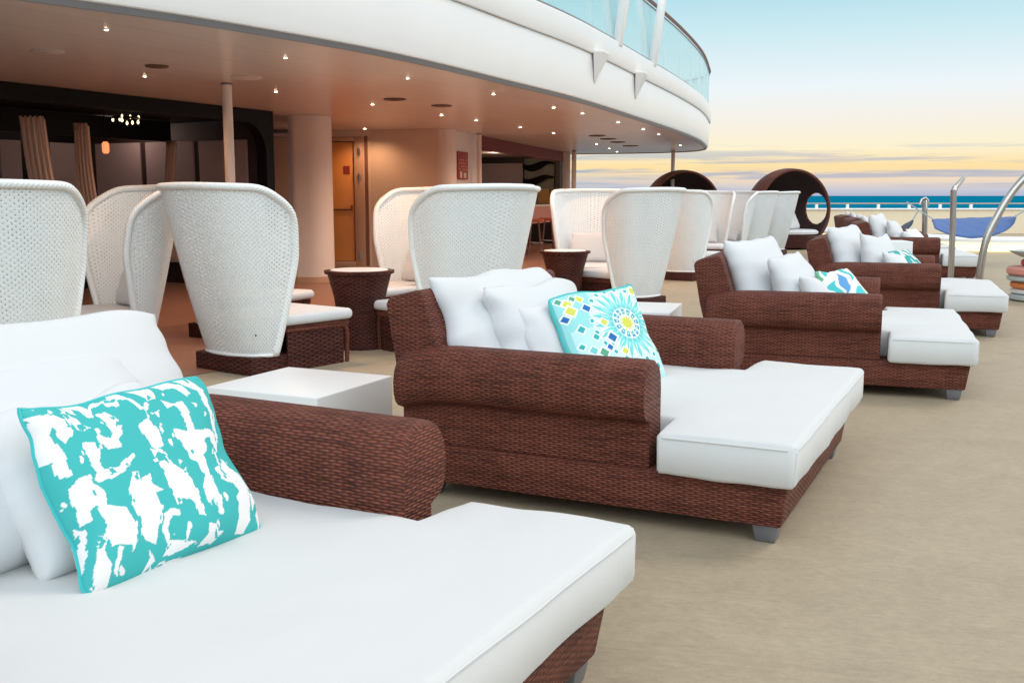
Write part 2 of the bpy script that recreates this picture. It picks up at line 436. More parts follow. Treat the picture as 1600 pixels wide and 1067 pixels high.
def t_cushion(W, y0, y1, seed=0):
    """thick T-shaped mattress, ears in front of the arms; built as a grid so it can sag and puff"""
    xs = np.linspace(.12, 1.63, 56); ys = np.linspace(y0, y1, 60)
    xr = 1.125; a0, a1 = .175, W - .175
    def inside(x, y): return x > xr or a0 <= y <= a1
    bm = bmesh.new()
    # snap grid lines onto the T outline
    xs[np.argmin(abs(xs - xr))] = xr; ys[np.argmin(abs(ys - a0))] = a0; ys[np.argmin(abs(ys - a1))] = a1
    grid = {}
    for i, x in enumerate(xs):
        for j, y in enumerate(ys): grid[i, j] = bm.verts.new((x, y, .225))
    for i in range(len(xs) - 1):
        for j in range(len(ys) - 1):
            if inside((xs[i] + xs[i + 1]) / 2, (ys[j] + ys[j + 1]) / 2):
                bm.faces.new((grid[i, j], grid[i, j + 1], grid[i + 1, j + 1], grid[i + 1, j]))
    for v in [v for v in bm.verts if not v.link_faces]: bm.verts.remove(v)
    fs = list(bm.faces)
    r = bmesh.ops.extrude_face_region(bm, geom=fs)
    top = [g for g in r['geom'] if isinstance(g, bmesh.types.BMVert)]
    for v in top: v.co.z = .388
    bmesh.ops.recalc_face_normals(bm, faces=bm.faces)
    ed = [e for e in bm.edges if len(e.link_faces) == 2 and e.calc_face_angle(0) > R(50)]
    bmesh.ops.bevel(bm, geom=ed, offset=.030, segments=4, profile=.5, affect='EDGES', clamp_overlap=True)
    me = bpy.data.meshes.new('mattress'); bm.to_mesh(me); bm.free()
    cx, cy = (.12 + 1.63) / 2, (y0 + y1) / 2
    for v in me.vertices:
        c = v.co
        if c.z > .36:
            dx = (c.x - cx) / .75; dy = (c.y - cy) / ((y1 - y0) / 2)
            c.z += .024 * (1 - min(1, dx ** 4)) * (1 - min(1, dy ** 4))
    for v in me.vertices:
        n_ = v.normal
        if abs(n_.z) < .5 and v.co.x > .2:
            k_ = max(0, 1 - ((v.co.z - .306) / .085) ** 2) * .012
            v.co.x += n_.x * k_; v.co.y += n_.y * k_
    soft(me, .009, 3.0, seed)
    boxuv(me)
    return me

ARM = [(.17, .232), (.17, .52), (.163, .575), (.142, .612), (.105, .634), (.06, .642), (.015, .636), (-.022, .614), (-.045, .578), (-.055, .53),
       (-.053, .48), (-.040, .44), (-.018, .418), (.012, .408), (.030, .400), (.030, .232)]

def arm(prof, parent, W=None):
    """rolled wicker arm: profile swept along x with slightly rounded ends"""
    n = len(prof); cy = sum(p[0] for p in prof) / n; cz = .45
    st = [(-.005, .93), (.005, .985), (.03, 1.0)] + [(x, 1.0) for x in np.linspace(.1, .98, 12)] + [(1.045, 1.0), (1.068, .985), (1.078, .93)]
    mb = MB(); per = [0]
    for i in range(1, n + 1): per.append(per[-1] + math.dist(prof[i % n], prof[i - 1]))
    V = []; 
    for k, (x, s) in enumerate(st):
        sag = .0 if x > .3 else -.035 * ((.3 - x) / .3) ** 2
        for p in prof:
            z = p[1] if p[1] < .25 else cz + (p[1] - cz) * s + sag
            V.append((x, cy + (p[0] - cy) * s, z))
    Fc = []; U = []
    for k in range(len(st) - 1):
        for i in range(n):
            j = (i + 1) % n
            Fc.append((k * n + i, k * n + j, (k + 1) * n + j, (k + 1) * n + i))
            U.append([(st[k][0], per[i]), (st[k][0], per[i + 1]), (st[k + 1][0], per[i + 1]), (st[k + 1][0], per[i])])
    Fc.append(tuple(range(n - 1, -1, -1))); U.append(None)
    Fc.append(tuple((len(st) - 1) * n + i for i in range(n))); U.append(None)
    if W is not None: V = [(x, W - y, z) for x, y, z in V]; Fc = [tuple(reversed(f)) for f in Fc]; U = [list(reversed(u)) if u else None for u in U]
    mb.poly(V, Fc, U)
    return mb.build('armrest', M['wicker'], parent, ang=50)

W0 = 1.50
def lounger(label, loc, deg, shift=0.0, seed=0, W0=1.50):
    if W0 > 1.5: loc = (loc[0] + (W0 - 1.5) * math.sin(R(deg)), loc[1] - (W0 - 1.5) * math.cos(R(deg)))
    t = thing('sun_lounger', label, 'sun lounger', (loc[0], loc[1], 0), R(deg), 'wide brown wicker sun loungers in a curving row')
    mb = MB()
    mb.poly([(.02, .014, .068), (.8, .008, .068), (1.578, .014, .068), (1.578, W0 - .03, .068), (.8, W0 - .012, .068), (.02, W0 - .02, .068),
             (-.01, 0, .228), (.8, -.006, .228), (1.60, 0, .228), (1.60, W0, .228), (.8, W0 + .006, .228), (-.01, W0, .228)],
            [(5, 4, 3, 2, 1, 0), (6, 7, 8, 9, 10, 11), (0, 1, 7, 6), (1, 2, 8, 7), (2, 3, 9, 8), (3, 4, 10, 9), (4, 5, 11, 10), (5, 0, 6, 11)])
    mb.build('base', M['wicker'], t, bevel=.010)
    arm(ARM, t); arm(ARM, t, W0)
    # raked backrest
    mb = MB(); mb.extr([(.02, .232), (.165, .232), (.155, .60), (.075, .845), (.055, .862), (-.085, .828), (-.105, .80), (-.06, .55)], 'y', .055, W0 - .055)
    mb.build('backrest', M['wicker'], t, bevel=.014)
    for (x, y) in ((1.47, .035), (1.47, W0 - .125), (.06, .035), (.06, W0 - .125)):
        mb = MB(); mb.box(x, x + .095, y, y + .09, 0.001, .067, .012); mb.build('leg', M['leg'], t, bevel=.004)
    me = t_cushion(W0, -.02 + shift, W0 + .30 + shift, seed)
    mt = link('mattress', me, M['mattress'], t, ang=60)
    # welt seam round the foot end of the mattress
    y0, y1 = -.02 + shift + .010, W0 + .30 + shift - .010
    tree = BVHTree.FromPolygons([v.co.copy() for v in me.vertices], [tuple(p.vertices) for p in me.polygons])
    def snap(path):
        o = []
        for a, b in zip(path[:-1], path[1:]):
            k = max(2, int((Vector(b) - Vector(a)).length / .035))
            o += [Vector(a).lerp(Vector(b), q / k) for q in range(k)]
        return [tree.find_nearest(p)[0] for p in o + [Vector(path[-1])]]
    mb = MB()
    for zz in (.372,):
        mb.tube(snap([(1.15, y0 - .02, zz), (1.60, y0 - .02, zz), (1.64, y0 + .02, zz), (1.64, y1 - .02, zz), (1.60, y1 + .02, zz), (1.15, y1 + .02, zz)]), .0036, 6)
    for yy in (y0 - .01, y1 + .01): mb.tube(snap([(1.64, yy, .365), (1.64, yy, .25)]), .003, 5)
    mb.build('piping', M['mattress'], mt)
    return t

def pillow(label, base, deg, x, y, w, h, t=.13, lean=26, yaw=0, mat='fabric', z=.392, res=34, color=None, pipe=None, seed=0, sag=.06, roll=0,
           group='white pillows on the loungers', name='pillow', cat='pillow', pinch=.045):
    """square stuffed pillow standing on its lower edge; x, y on the lounger, leaning back"""
    n = res
    u, v = np.meshgrid(np.linspace(-1, 1, n), np.linspace(-1, 1, n))
    rng = np.random.RandomState(seed)
    X = w / 2 * u * (1 - pinch * (1 - v ** 2)); Z = h / 2 * v * (1 - pinch * (1 - u ** 2))
    rc_ = 1 - .045 * (u * v) ** 4; X = X * rc_; Z = Z * rc_
    Z = Z - sag * h * (1 - u ** 2) * np.clip(v, 0, 1) ** 2 * .8
    T = t / 2 * (np.clip((1 - u ** 4) * (1 - v ** 4), 0, 1)) ** .52 * (.75 + .25 * (1 - u * u) * (1 - v * v)) * (1 - .22 * v)
    fold = np.zeros_like(u)
    for k in range(7):                     # soft creases that run in from the corners and edges
        a = rng.uniform(0, 6.28); f = rng.uniform(3, 7.5); p = rng.uniform(0, 6.28)
        fold += np.sin(f * (u * math.cos(a) + v * math.sin(a)) + p + 1.2 * np.sin(2 * v + k)) * rng.uniform(.3, 1)
    edgew = (1 - (1 - u ** 2) * (1 - v ** 2)) ** 1.2
    nz_ = lambda q, k: np.array([mnoise.noise(Vector((a * 1.7 + seed * 3.1, k, seed * .7))) for a in q.ravel()]).reshape(q.shape)
    ov_, ou_ = nz_(v[:, :1], 1.0 + .0), nz_(u[:1, :], 5.0)
    X = X + w * .030 * ov_ * np.abs(u) * 1.2 + w * .018 * nz_(v[:, :1] * 2.1, 9.0) * u; Z = Z + h * .040 * ou_ * np.clip(v + .6, 0, 1.6) / 1.2
    cd_ = rng.uniform(-.05, .03, 2); Z = Z + h * (np.where(u < 0, cd_[0], cd_[1]) * np.abs(u) ** 4 * np.clip(v, 0, 1) ** 4)
    fl_ = np.abs(np.sin(3.1 * u * (1 + .3 * ov_) + 2.2 * v + seed)) ** 6 * np.clip(.4 - v, 0, 1.2) * .002 * (h / .5)
    T = T - fl_ * (1 - u ** 4) * (1 - v ** 4)
    T = T + fold * .0052 * (h / .5) * edgew * np.clip((1 - abs(u) ** 8) * (1 - abs(v) ** 8), 0, 1)
    front = np.stack([X, -T, Z], -1).reshape(-1, 3); back = np.stack([X, T, Z], -1).reshape(-1, 3)
    idx = np.arange(n * n).reshape(n, n)
    q = np.stack([idx[:-1, :-1], idx[:-1, 1:], idx[1:, 1:], idx[1:, :-1]], -1).reshape(-1, 4)
    F2 = q[:, ::-1] + n * n
    V = np.concatenate([front, back])
    # weld the rims
    remap = np.arange(2 * n * n); rim = np.concatenate([idx[0], idx[-1], idx[:, 0], idx[:, -1]]); remap[rim + n * n] = rim
    faces = np.concatenate([q, remap[F2]])
    me = bpy.data.meshes.new(name); me.from_pydata(V.tolist(), [], faces.tolist())
    if color is not None:
        ca = me.color_attributes.new('print', 'FLOAT_COLOR', 'POINT')
        c = color((u + 1) / 2, (1 - v) / 2).reshape(-1, 3)
        c = np.concatenate([c, c]); c = np.concatenate([c, np.ones((len(c), 1))], 1)
        ca.data.foreach_set('color', c.astype(np.float32).ravel())
    bm = bmesh.new(); bm.from_mesh(me)
    bmesh.ops.delete(bm, geom=[vv for vv in bm.verts if not vv.link_faces], context='VERTS'); bm.to_mesh(me); bm.free()
    boxuv(me)
    o = link(name, me, M[mat], None, ang=180)
    # local frame: pillow x -> lounger +y, pillow -y (front) -> lounger +x
    a = R(base[2])
    ex = Vector((math.cos(a), math.sin(a), 0)); ny = Vector((-math.sin(a), math.cos(a), 0))
    loc = Vector((base[0], base[1], 0)) + ex * x + ny * y
    rot = Matrix.Rotation(a + R(90) + R(yaw), 4, 'Z') @ Matrix.Rotation(-R(lean), 4, 'X') @ Matrix.Rotation(R(roll), 4, 'Y')
    lift = Vector((0, 0, h / 2 * (1 - pinch * .3)))
    o.matrix_world = Matrix.Translation(loc + Vector((0, 0, z))) @ rot @ Matrix.Translation(lift)
    tag(o, label, cat, group)
    if pipe:
        k = list(idx[0]) + list(idx[:, -1][1:]) + list(idx[-1][::-1][1:]) + list(idx[:, 0][::-1][1:-1])
        step = max(1, n // 40); k = k[::step]
        mb = MB(); mb.tube([V[i] for i in k], .005, 6, closed=True)
        mb.build('piping', M[pipe], o)
    return o

# printed patterns -----------------------------------------------------------
TEAL = np.array([.060, .44, .43]); WHT = np.array([.82, .80, .79])
def homog(src):
    A = []; B = []
    for (x, y), (u, v) in zip(src, [(0, 0), (1, 0), (1, 1), (0, 1)]):
        A += [[x, y, 1, 0, 0, 0, -u * x, -u * y], [0, 0, 0, x, y, 1, -v * x, -v * y]]; B += [u, v]
    h = np.linalg.solve(np.array(A, float), np.array(B, float)); return np.append(h, 1).reshape(3, 3)
PATCH = [[(45,255),(150,215),(225,245),(248,310),(235,375),(190,340),(160,290),(150,325),(205,390),(240,440),(272,515),(230,535),(190,455),(150,470),(100,380),(55,300)],
 [(205,205),(240,215),(275,235),(290,270),(325,285),(300,305),(265,300),(240,250)],
 [(190,150),(280,130),(330,175),(350,150),(420,140),(430,100),(470,120),(520,170),(560,215),(545,220),(490,155),(440,165),(390,155),(345,180),(345,225),(320,225),(290,180),(260,170),(275,210),(250,200)],
 [(355,215),(395,205),(430,245),(445,260),(440,290),(470,290),(460,330),(440,350),(465,385),(400,400),(370,365),(335,290),(355,290),(370,325),(410,345),(420,310),(385,260)],
 [(300,365),(350,360),(370,410),(370,455),(400,490),(450,480),(510,420),(520,440),(490,490),(440,530),(380,553),(355,535),(375,510),(340,470),(310,420)],
 [(560,210),(580,250),(620,320),(650,395),(620,410),(590,400),(560,340),(535,290),(575,270),(570,240)],
 [(590,410),(640,410),(680,470),(740,500),(775,540),(800,600),(840,690),(810,690),(790,640),(740,620),(720,650),(690,600),(670,560),(640,500)],
 [(630,170),(680,190),(730,185),(770,270),(780,320),(870,310),(910,340),(915,400),(870,415),(890,380),(860,345),(835,360),(850,400),(830,430),(860,520),(890,590),(915,680),(895,680),(860,610),(855,650),(820,590),(830,520),(800,460),(770,450),(740,400),(700,350),(685,310),(720,320),(745,325),(740,270),(705,215),(690,200),(660,215)],
 [(500,100),(600,95),(612,165),(580,170),(540,140)], [(600,70),(680,65),(740,100),(770,150),(750,160),(700,110),(650,120)],
 [(700,50),(780,60),(850,160),(900,280),(925,355),(905,350),(860,240),(800,130),(760,110)],
 [(880,480),(910,460),(930,430),(960,465),(1010,480),(1040,530),(1070,590),(1060,640),(1030,560),(1055,680),(1040,730),(1000,740),(995,680),(970,600),(985,570),(950,540),(905,525)],
 [(285,540),(340,515),(360,560),(410,600),(420,650),(500,670),(540,730),(565,800),(560,850),(540,820),(450,830),(410,780),(412,720),(375,655),(358,680),(372,720),(330,740),(310,680),(280,610),(270,580)],
 [(515,510),(540,510),(555,545),(590,515),(610,570),(650,590),(620,600),(650,660),(650,740),(660,810),(610,800),(580,780),(560,720),(520,650),(505,580)],
 [(680,670),(720,670),(735,700),(700,700),(690,740),(715,790),(780,790),(835,795),(770,830),(710,860),(715,810),(670,760),(660,690)],
 [(860,720),(900,715),(910,745),(940,740),(900,790),(840,810),(865,760)],
 [(390,780),(410,790),(440,870),(480,900),(500,990),(440,1020),(410,900)], [(480,830),(505,835),(525,940),(505,940)],
 [(635,830),(680,870),(640,930),(650,860)], [(310,740),(340,760),(370,860),(400,1010),(420,1030),(345,860)],
 [(700,880),(800,845),(780,860),(690,895)], [(1085,620),(1120,660),(1112,710),(1082,650)], [(1050,500),(1085,560),(1110,640),(1075,595)],
 [(405,235),(432,240),(425,262)], [(715,455),(735,460),(722,480)], [(585,235),(615,235),(600,245)], [(765,190),(800,195),(795,215)], [(60,170),(110,160),(90,150)]]
def inpoly(X, Y, P):
    r = np.zeros(X.shape, bool); j = len(P) - 1
    for i in range(len(P)):
        (xi, yi), (xj, yj) = P[i], P[j]
        c = ((yi > Y) != (yj > Y)) & (X < (xj - xi) * (Y - yi) / (yj - yi + 1e-12) + xi); r ^= c; j = i
    return r
def pat_camo(u, v):
    Hm = homog([(28, 195), (838, 42), (1140, 705), (430, 1032)])
    rg = np.random.RandomState(5); st = rg.uniform(-.006, .006, 400); st2 = rg.uniform(-.005, .005, 400)
    vb = (v * 34 + 1.3 * np.sin(23 * u)).astype(int) + 20; ub = (u * 30 + 1.1 * np.sin(19 * v)).astype(int) + 20
    ju = u + st[np.clip(vb, 0, 399)]; jv = v + st2[np.clip(ub, 0, 399)]
    w = np.zeros(u.shape, bool)
    for P in PATCH:
        Q = []
        for (x, y) in P:
            h = Hm @ np.array([x, y, 1.0]); Q.append((h[0] / h[2], h[1] / h[2]))
        w ^= inpoly(ju, jv, Q)
    nb = np.array([[mnoise.noise(Vector((a * 24 + .3 * math.floor(b * 22), b * 10, 4.2))) for a, b in zip(ra, rb)] for ra, rb in zip(u, v)])
    nf = np.array([[mnoise.noise(Vector((a * 38, b * 20, 1.7))) for a, b in zip(ra, rb)] for ra, rb in zip(u, v)])
    w ^= (nb + .25 * nf) > .50
    out = np.where(w[..., None], WHT, TEAL)
    return out
def blockpat(seed, c1, c2, c3, fx=5, fy=2.2):
    def f(u, v):
        n = np.array([[mnoise.noise(Vector((a * fx + seed, b * fy, seed * .3))) + .5 * mnoise.noise(Vector((a * fx * 2.3, b * fy * 2.6 + seed, 3))) for a, b in zip(ra, rb)] for ra, rb in zip(u, v)])
        o = np.where((n > .08)[..., None], c1, c2); return np.where((n < -.33)[..., None], c3, o)
    return f
def stripes(u, v):
    A = np.array([.80, .82, .80]); B = np.array([.11, .32, .60]); T = np.array([.08, .50, .52]); G = np.array([.16, .42, .26]); Y = np.array([.72, .78, .55])
    d = u * .9 + v * .35 + .05 * np.sin(9 * v + 3 * u) + .03 * np.sin(23 * v)
    o = np.broadcast_to(A, u.shape + (3,)).copy()
    for lo, hi, c in ((0, .12, G), (.16, .25, T), (.30, .50, B), (.56, .62, A), (.62, .70, T), (.78, .80, G), (.86, 1.1, Y)):
        k = (d > lo) & (d < hi) & (np.sin(14 * v + 9 * d) > -.55); o[k] = c
    k = (np.abs(v - .62 - .1 * np.sin(7 * u)) < .10) & (u < .75); o[k] = T * 1.1
    return o
def mandala(u, v):
    bg = np.array([.50, .76, .755]); W = np.array([.80, .86, .85]); T = np.array([.17, .57, .555]); T2 = np.array([.045, .40, .42]); Y = np.array([.62, .62, .10]); B = np.array([.03, .15, .42]); G = np.array([.10, .36, .22])
    o = np.broadcast_to(bg, u.shape + (3,)).copy()
    o[(u < .40)] = np.array([.30, .66, .66]); o[(u > .06) & (u < .40) & (v > .40)] = bg
    cx, cy = .665, .40
    dx = (u - cx); dy = (v - cy); r = np.hypot(dx, dy); a = np.arctan2(dy, dx)
    def ring(r0, r1, n, ph, c, p=1.0):
        w = np.abs(np.mod(a * n / (2 * math.pi) + ph, 1) - .5) * 2              # 1 on the petal axis
        tt = np.clip((r - r0) / (r1 - r0), 0, 1)
        k = (r > r0) & (r < r1) & (w > np.power(tt, p) * .98); o[k] = c
    o[r < .39] = bg * 1.08
    ring(.12, .40, 20, .0, W, 2.2); ring(.12, .375, 20, .0, T, 1.7)
    ring(.20, .36, 20, .5, W, 1.2); ring(.20, .33, 40, .25, T * 1.15, 1.0)
    w20 = np.abs(np.mod(a * 20 / (2 * math.pi) + .5, 1) - .5) * 2
    k = (np.abs(r - .385) < .026) & (w20 > .55); o[k] = W
    k = (np.abs(r - .385) < .017) & (w20 > .70); o[k] = T2
    o[r < .165] = W
    w12 = np.abs(np.mod(a * 13 / (2 * math.pi), 1) - .5) * 2
    k = (r > .095) & (r < .155) & (w12 > .38); o[k] = T2
    k = (r > .112) & (r < .140) & (w12 > .62); o[k] = B * 1.4 + .1
    k = (r > .112) & (r < .128) & (w12 > .75); o[k] = W
    ring(.03, .105, 13, .5, Y, .9); o[r < .055] = Y
    def dia(x, y, s, c, rim=W):
        d = np.abs(u - x) + np.abs(v - y)
        o[d < s * 1.45] = rim; o[d < s] = c
    for (x, y, s, c) in ((.14, .12, .05, Y), (.14, .20, .055, Y), (.28, .09, .04, Y), (.30, .20, .045, B), (.22, .07, .035, G), (.07, .07, .04, G), (.40, .37, .04, Y), (.42, .53, .052, B),
                         (.50, .68, .04, Y), (.27, .66, .05, G), (.26, .50, .035, T2), (.35, .62, .035, B), (.40, .76, .035, B), (.15, .40, .04, T2), (.18, .62, .04, T), (.10, .56, .03, T2),
                         (.30, .85, .05, T), (.52, .88, .045, B), (.70, .90, .04, Y), (.86, .86, .04, T2), (.94, .70, .03, G), (.08, .90, .04, Y), (.94, .07, .05, Y), (.06, .27, .04, B)): dia(x, y, s, c)
    e = np.minimum(np.minimum(u, 1 - u), np.minimum(v, 1 - v)); o[e < .018] = T * .9
    return o

LG = []
c28 = R(-28)
LG.append((-1.866, 1.964, -28.0)); LG.append((-.466, 4.208, -25.8)); LG.append((1.276, 6.661, -19.0))
LG.append((2.83, 9.53, -20.0)); LG.append((5.22, 15.3, -15.0)); LG.append((5.95, 17.8, -13.0)); LG.append((6.55, 20.2, -12.0))
lab = ['brown wicker lounger nearest the camera, with the teal and white abstract pillow on it',
       'brown wicker lounger between the two nearest white cube tables, with the mandala pillow on it',
       'third brown wicker lounger, its striped blue and green pillow showing over the arm',
       'fourth brown wicker lounger, just before the steel hammock frame',
       'fifth brown wicker lounger, behind the steel hammock frame',
       'sixth brown wicker lounger, only backrest and pillow seen behind the fifth',
       'farthest brown wicker lounger, its backrest the leftmost of the three at the deck end']
for i, (b, l) in enumerate(zip(LG, lab)):
    lounger(l, b, b[2], [-.20, -.02, -.02, -.03, -.02, 0, 0][i], i * 3.1, 1.72 if i == 0 else 1.5)
who = ['nearest lounger', 'mandala pillow lounger', 'striped pillow lounger', 'fourth lounger', 'fifth lounger', 'sixth lounger', 'farthest lounger']
# per lounger: (x, y, w, h, t, lean, yaw, what)
def white(i, what, x, y, w, h, t=.16, lean=26, yaw=0, seed=0, res=40, roll=0, sag=.02):
    pillow('%s white canvas pillow on the %s' % (what, who[i]), LG[i], 0, x, y, w, h, t * 1.45, lean, yaw, seed=seed, res=res, roll=roll, sag=sag)
white(0, 'long, rearmost', .36, .78, 1.30, .55, .20, 27, 0, 1, 60, 0, -.13); white(0, 'middle', .50, .76, .84, .50, .17, 31, 2, 2, 50); white(0, 'small front', .63, .83, .54, .43, .14, 33, 2, 3, 50)
pillow('teal and white abstract print pillow leaning on white pillows, nearest the camera', LG[0], 0, .80, .82, .53, .455, .145, 28, -3, 'print', res=300, color=pat_camo, pipe='teal', seed=4, sag=.03, group='printed pillows on the loungers', pinch=.05)
white(1, 'long, rearmost', .30, .66, 1.08, .575, .19, 23, -3, 5, 60); white(1, 'middle', .47, .63, .74, .52, .15, 22, -9, 6, 50); white(1, 'small front', .58, .56, .50, .43, .10, 23, -18, 7, 50)
pillow('aqua mandala print pillow with yellow centre, on the second lounger', LG[1], 0, .755, .70, .60, .49, .13, 28, -20, 'print', res=260, color=mandala, pipe='teal', seed=8, sag=.02, group='printed pillows on the loungers', pinch=.05)
for i, (lbl, colf, rs) in ((2, ('blue, green and white striped pillow on the third lounger', stripes, 110)), (3, ('teal and white print pillow on the fourth lounger', blockpat(3, WHT, TEAL * .8, WHT * .9), 70)), (4, ('white pillow with teal spots on the fifth lounger', blockpat(8, WHT, WHT, TEAL, 3, 3), 60))):
    r_ = random.Random(i)
    j_ = lambda a: r_.uniform(-a, a)
    white(i, 'large, rearmost', .38 + j_(.02), .52, .72, .62, .17, 18 + j_(3), -19 + j_(4), 9 + i * 4, roll=j_(3)); white(i, 'middle', .62 + j_(.02), .46, .60, .52, .15, 22 + j_(4), -19 + j_(5), 10 + i * 4, roll=j_(4)); white(i, 'small front', .80, .38, .46, .38, .12, 27 + j_(3), -20, 11 + i * 4)
    pillow(lbl, LG[i], 0, .98 + j_(.03), .52, .56, .45, .15, 36 + j_(3), -18 + j_(4), 'print', res=rs, color=colf, seed=12 + i * 4, sag=.03, group='printed pillows on the loungers')
white(5, 'long', .34, .66, 1.05, .58, .2, 24, 0, 21); white(6, 'long', .34, .66, 1.05, .58, .2, 24, 0, 22)

# ------------------------------------------------------------------ white side tables
def cube_table(label, x, y, deg, w, d, h):
    t = thing('side_table', label, 'side table', (x, y, 0), R(deg), 'white block side tables')
    mb = MB(); mb.box(0, w, 0, d, .014, h); mb.build('body', M['acrylic'], t, bevel=.007, seg=3)
    mb = MB(); mb.box(.03, w - .03, .03, d - .03, .001, .0135); mb.build('plinth', M['grey_trim'], t)
cube_table('low white cube side table behind the nearest lounger', -1.46, 4.79, -25, .645, .64, .35)
cube_table('low white cube side table behind the mandala pillow lounger', .55, 8.06, -16, .70, .78, .35)
cube_table('tall white cube side table beside the fourth lounger arm', 4.72, 13.3, -4, .46, .46, .66)

# ------------------------------------------------------------------ white high-back chairs
def shell(parent, mat, hw0=.325, hw1=.50, d0=.25, d1=.43, z0=.135, z1=1.315, fm=104):
    ns, nt = 56, 30
    V = []; U = []
    def pt(s, t):
        zt = z1 - .27 * max(0, (abs(s) - .56) / .44) ** 2.6 - .02 * abs(s)
        z = z0 + (zt - z0) * t
        k = (z - z0) / (z1 - z0); fl = k ** .85
        a = R(fm - 10 * (1 - k) ** 1.5) * s
        hw = hw0 + (hw1 - hw0) * fl; d = d0 + (d1 - d0) * fl
        e = .72
        sx = math.copysign(abs(math.sin(a)) ** e, math.sin(a)); cy = math.copysign(abs(math.cos(a)) ** e, math.cos(a))
        x = hw * sx; y = -d * cy - .09 * k
        if abs(s) > .85: y += -.10 * ((abs(s) - .85) / .15) ** 2 * (.25 + .75 * abs(2 * k - 1.15))
        return Vector((x, y, z))
    for j in range(nt + 1):
        for i in range(ns + 1): V.append(pt(-1 + 2 * i / ns, j / nt))
    Fc = []; UV = []
    for j in range(nt):
        for i in range(ns):
            a = j * (ns + 1) + i; Fc.append((a, a + 1, a + ns + 2, a + ns + 1))
            def uvp(ii, jj): return ((-1 + 2 * ii / ns) * .95, V[jj * (ns + 1) + ii].z)
            UV.append([uvp(i, j), uvp(i + 1, j), uvp(i + 1, j + 1), uvp(i, j + 1)])
    mb = MB(); mb.poly(V, Fc, UV); o = mb.build('woven_back', M[mat], parent, ang=180)
    path = [pt(-1, j / nt) for j in range(nt)] + [pt(-1 + 2 * i / ns, 1) for i in range(ns + 1)] + [pt(1, j / nt) for j in range(nt - 1, -1, -1)]
    sm = path[:]
    for _ in range(3): sm = [sm[0]] + [(sm[i - 1] + sm[i] * 2 + sm[i + 1]) / 4 for i in range(1, len(sm) - 1)] + [sm[-1]]
    mb = MB(); mb.tube(sm, .026, 10); mb.build('rim', M['rim'], parent, ang=180)
    mb = MB(); mb.tube([pt(-1 + 2 * i / 40, 0) for i in range(41)], .014, 8); mb.build('lower_rim', M['rim'], parent, ang=180)

def seatbase(parent):
    # wedge-shaped wicker base with an arched open side, then the cushion
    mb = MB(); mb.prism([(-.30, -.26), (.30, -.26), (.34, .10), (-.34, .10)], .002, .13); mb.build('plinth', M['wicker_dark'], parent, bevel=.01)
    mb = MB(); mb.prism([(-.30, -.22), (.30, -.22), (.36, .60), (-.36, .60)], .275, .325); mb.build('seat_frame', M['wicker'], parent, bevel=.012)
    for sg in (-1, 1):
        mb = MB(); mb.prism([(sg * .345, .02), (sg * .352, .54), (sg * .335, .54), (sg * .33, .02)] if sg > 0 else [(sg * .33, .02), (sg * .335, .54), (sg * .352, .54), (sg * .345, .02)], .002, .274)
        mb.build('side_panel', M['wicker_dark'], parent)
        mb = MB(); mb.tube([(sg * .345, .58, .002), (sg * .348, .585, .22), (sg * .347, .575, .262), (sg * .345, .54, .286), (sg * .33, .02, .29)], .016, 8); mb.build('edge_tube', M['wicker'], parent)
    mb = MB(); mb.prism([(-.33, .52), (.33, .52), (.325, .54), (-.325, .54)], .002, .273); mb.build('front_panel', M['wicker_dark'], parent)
    mb = MB(); mb.prism([(-.30, -.24), (.30, -.24), (.35, .0), (.385, .60), (.34, .65), (-.34, .65), (-.385, .60), (-.35, .0)], .328, .405)
    mb.build('seat_cushion', M['fabric'], parent, bevel=.030, seg=4, ang=60)

def copytree(o, parent=None):
    c = o.copy(); COL.objects.link(c)
    if parent is not None: c.parent = parent
    for ch in list(o.children): copytree(ch, c)
    return c

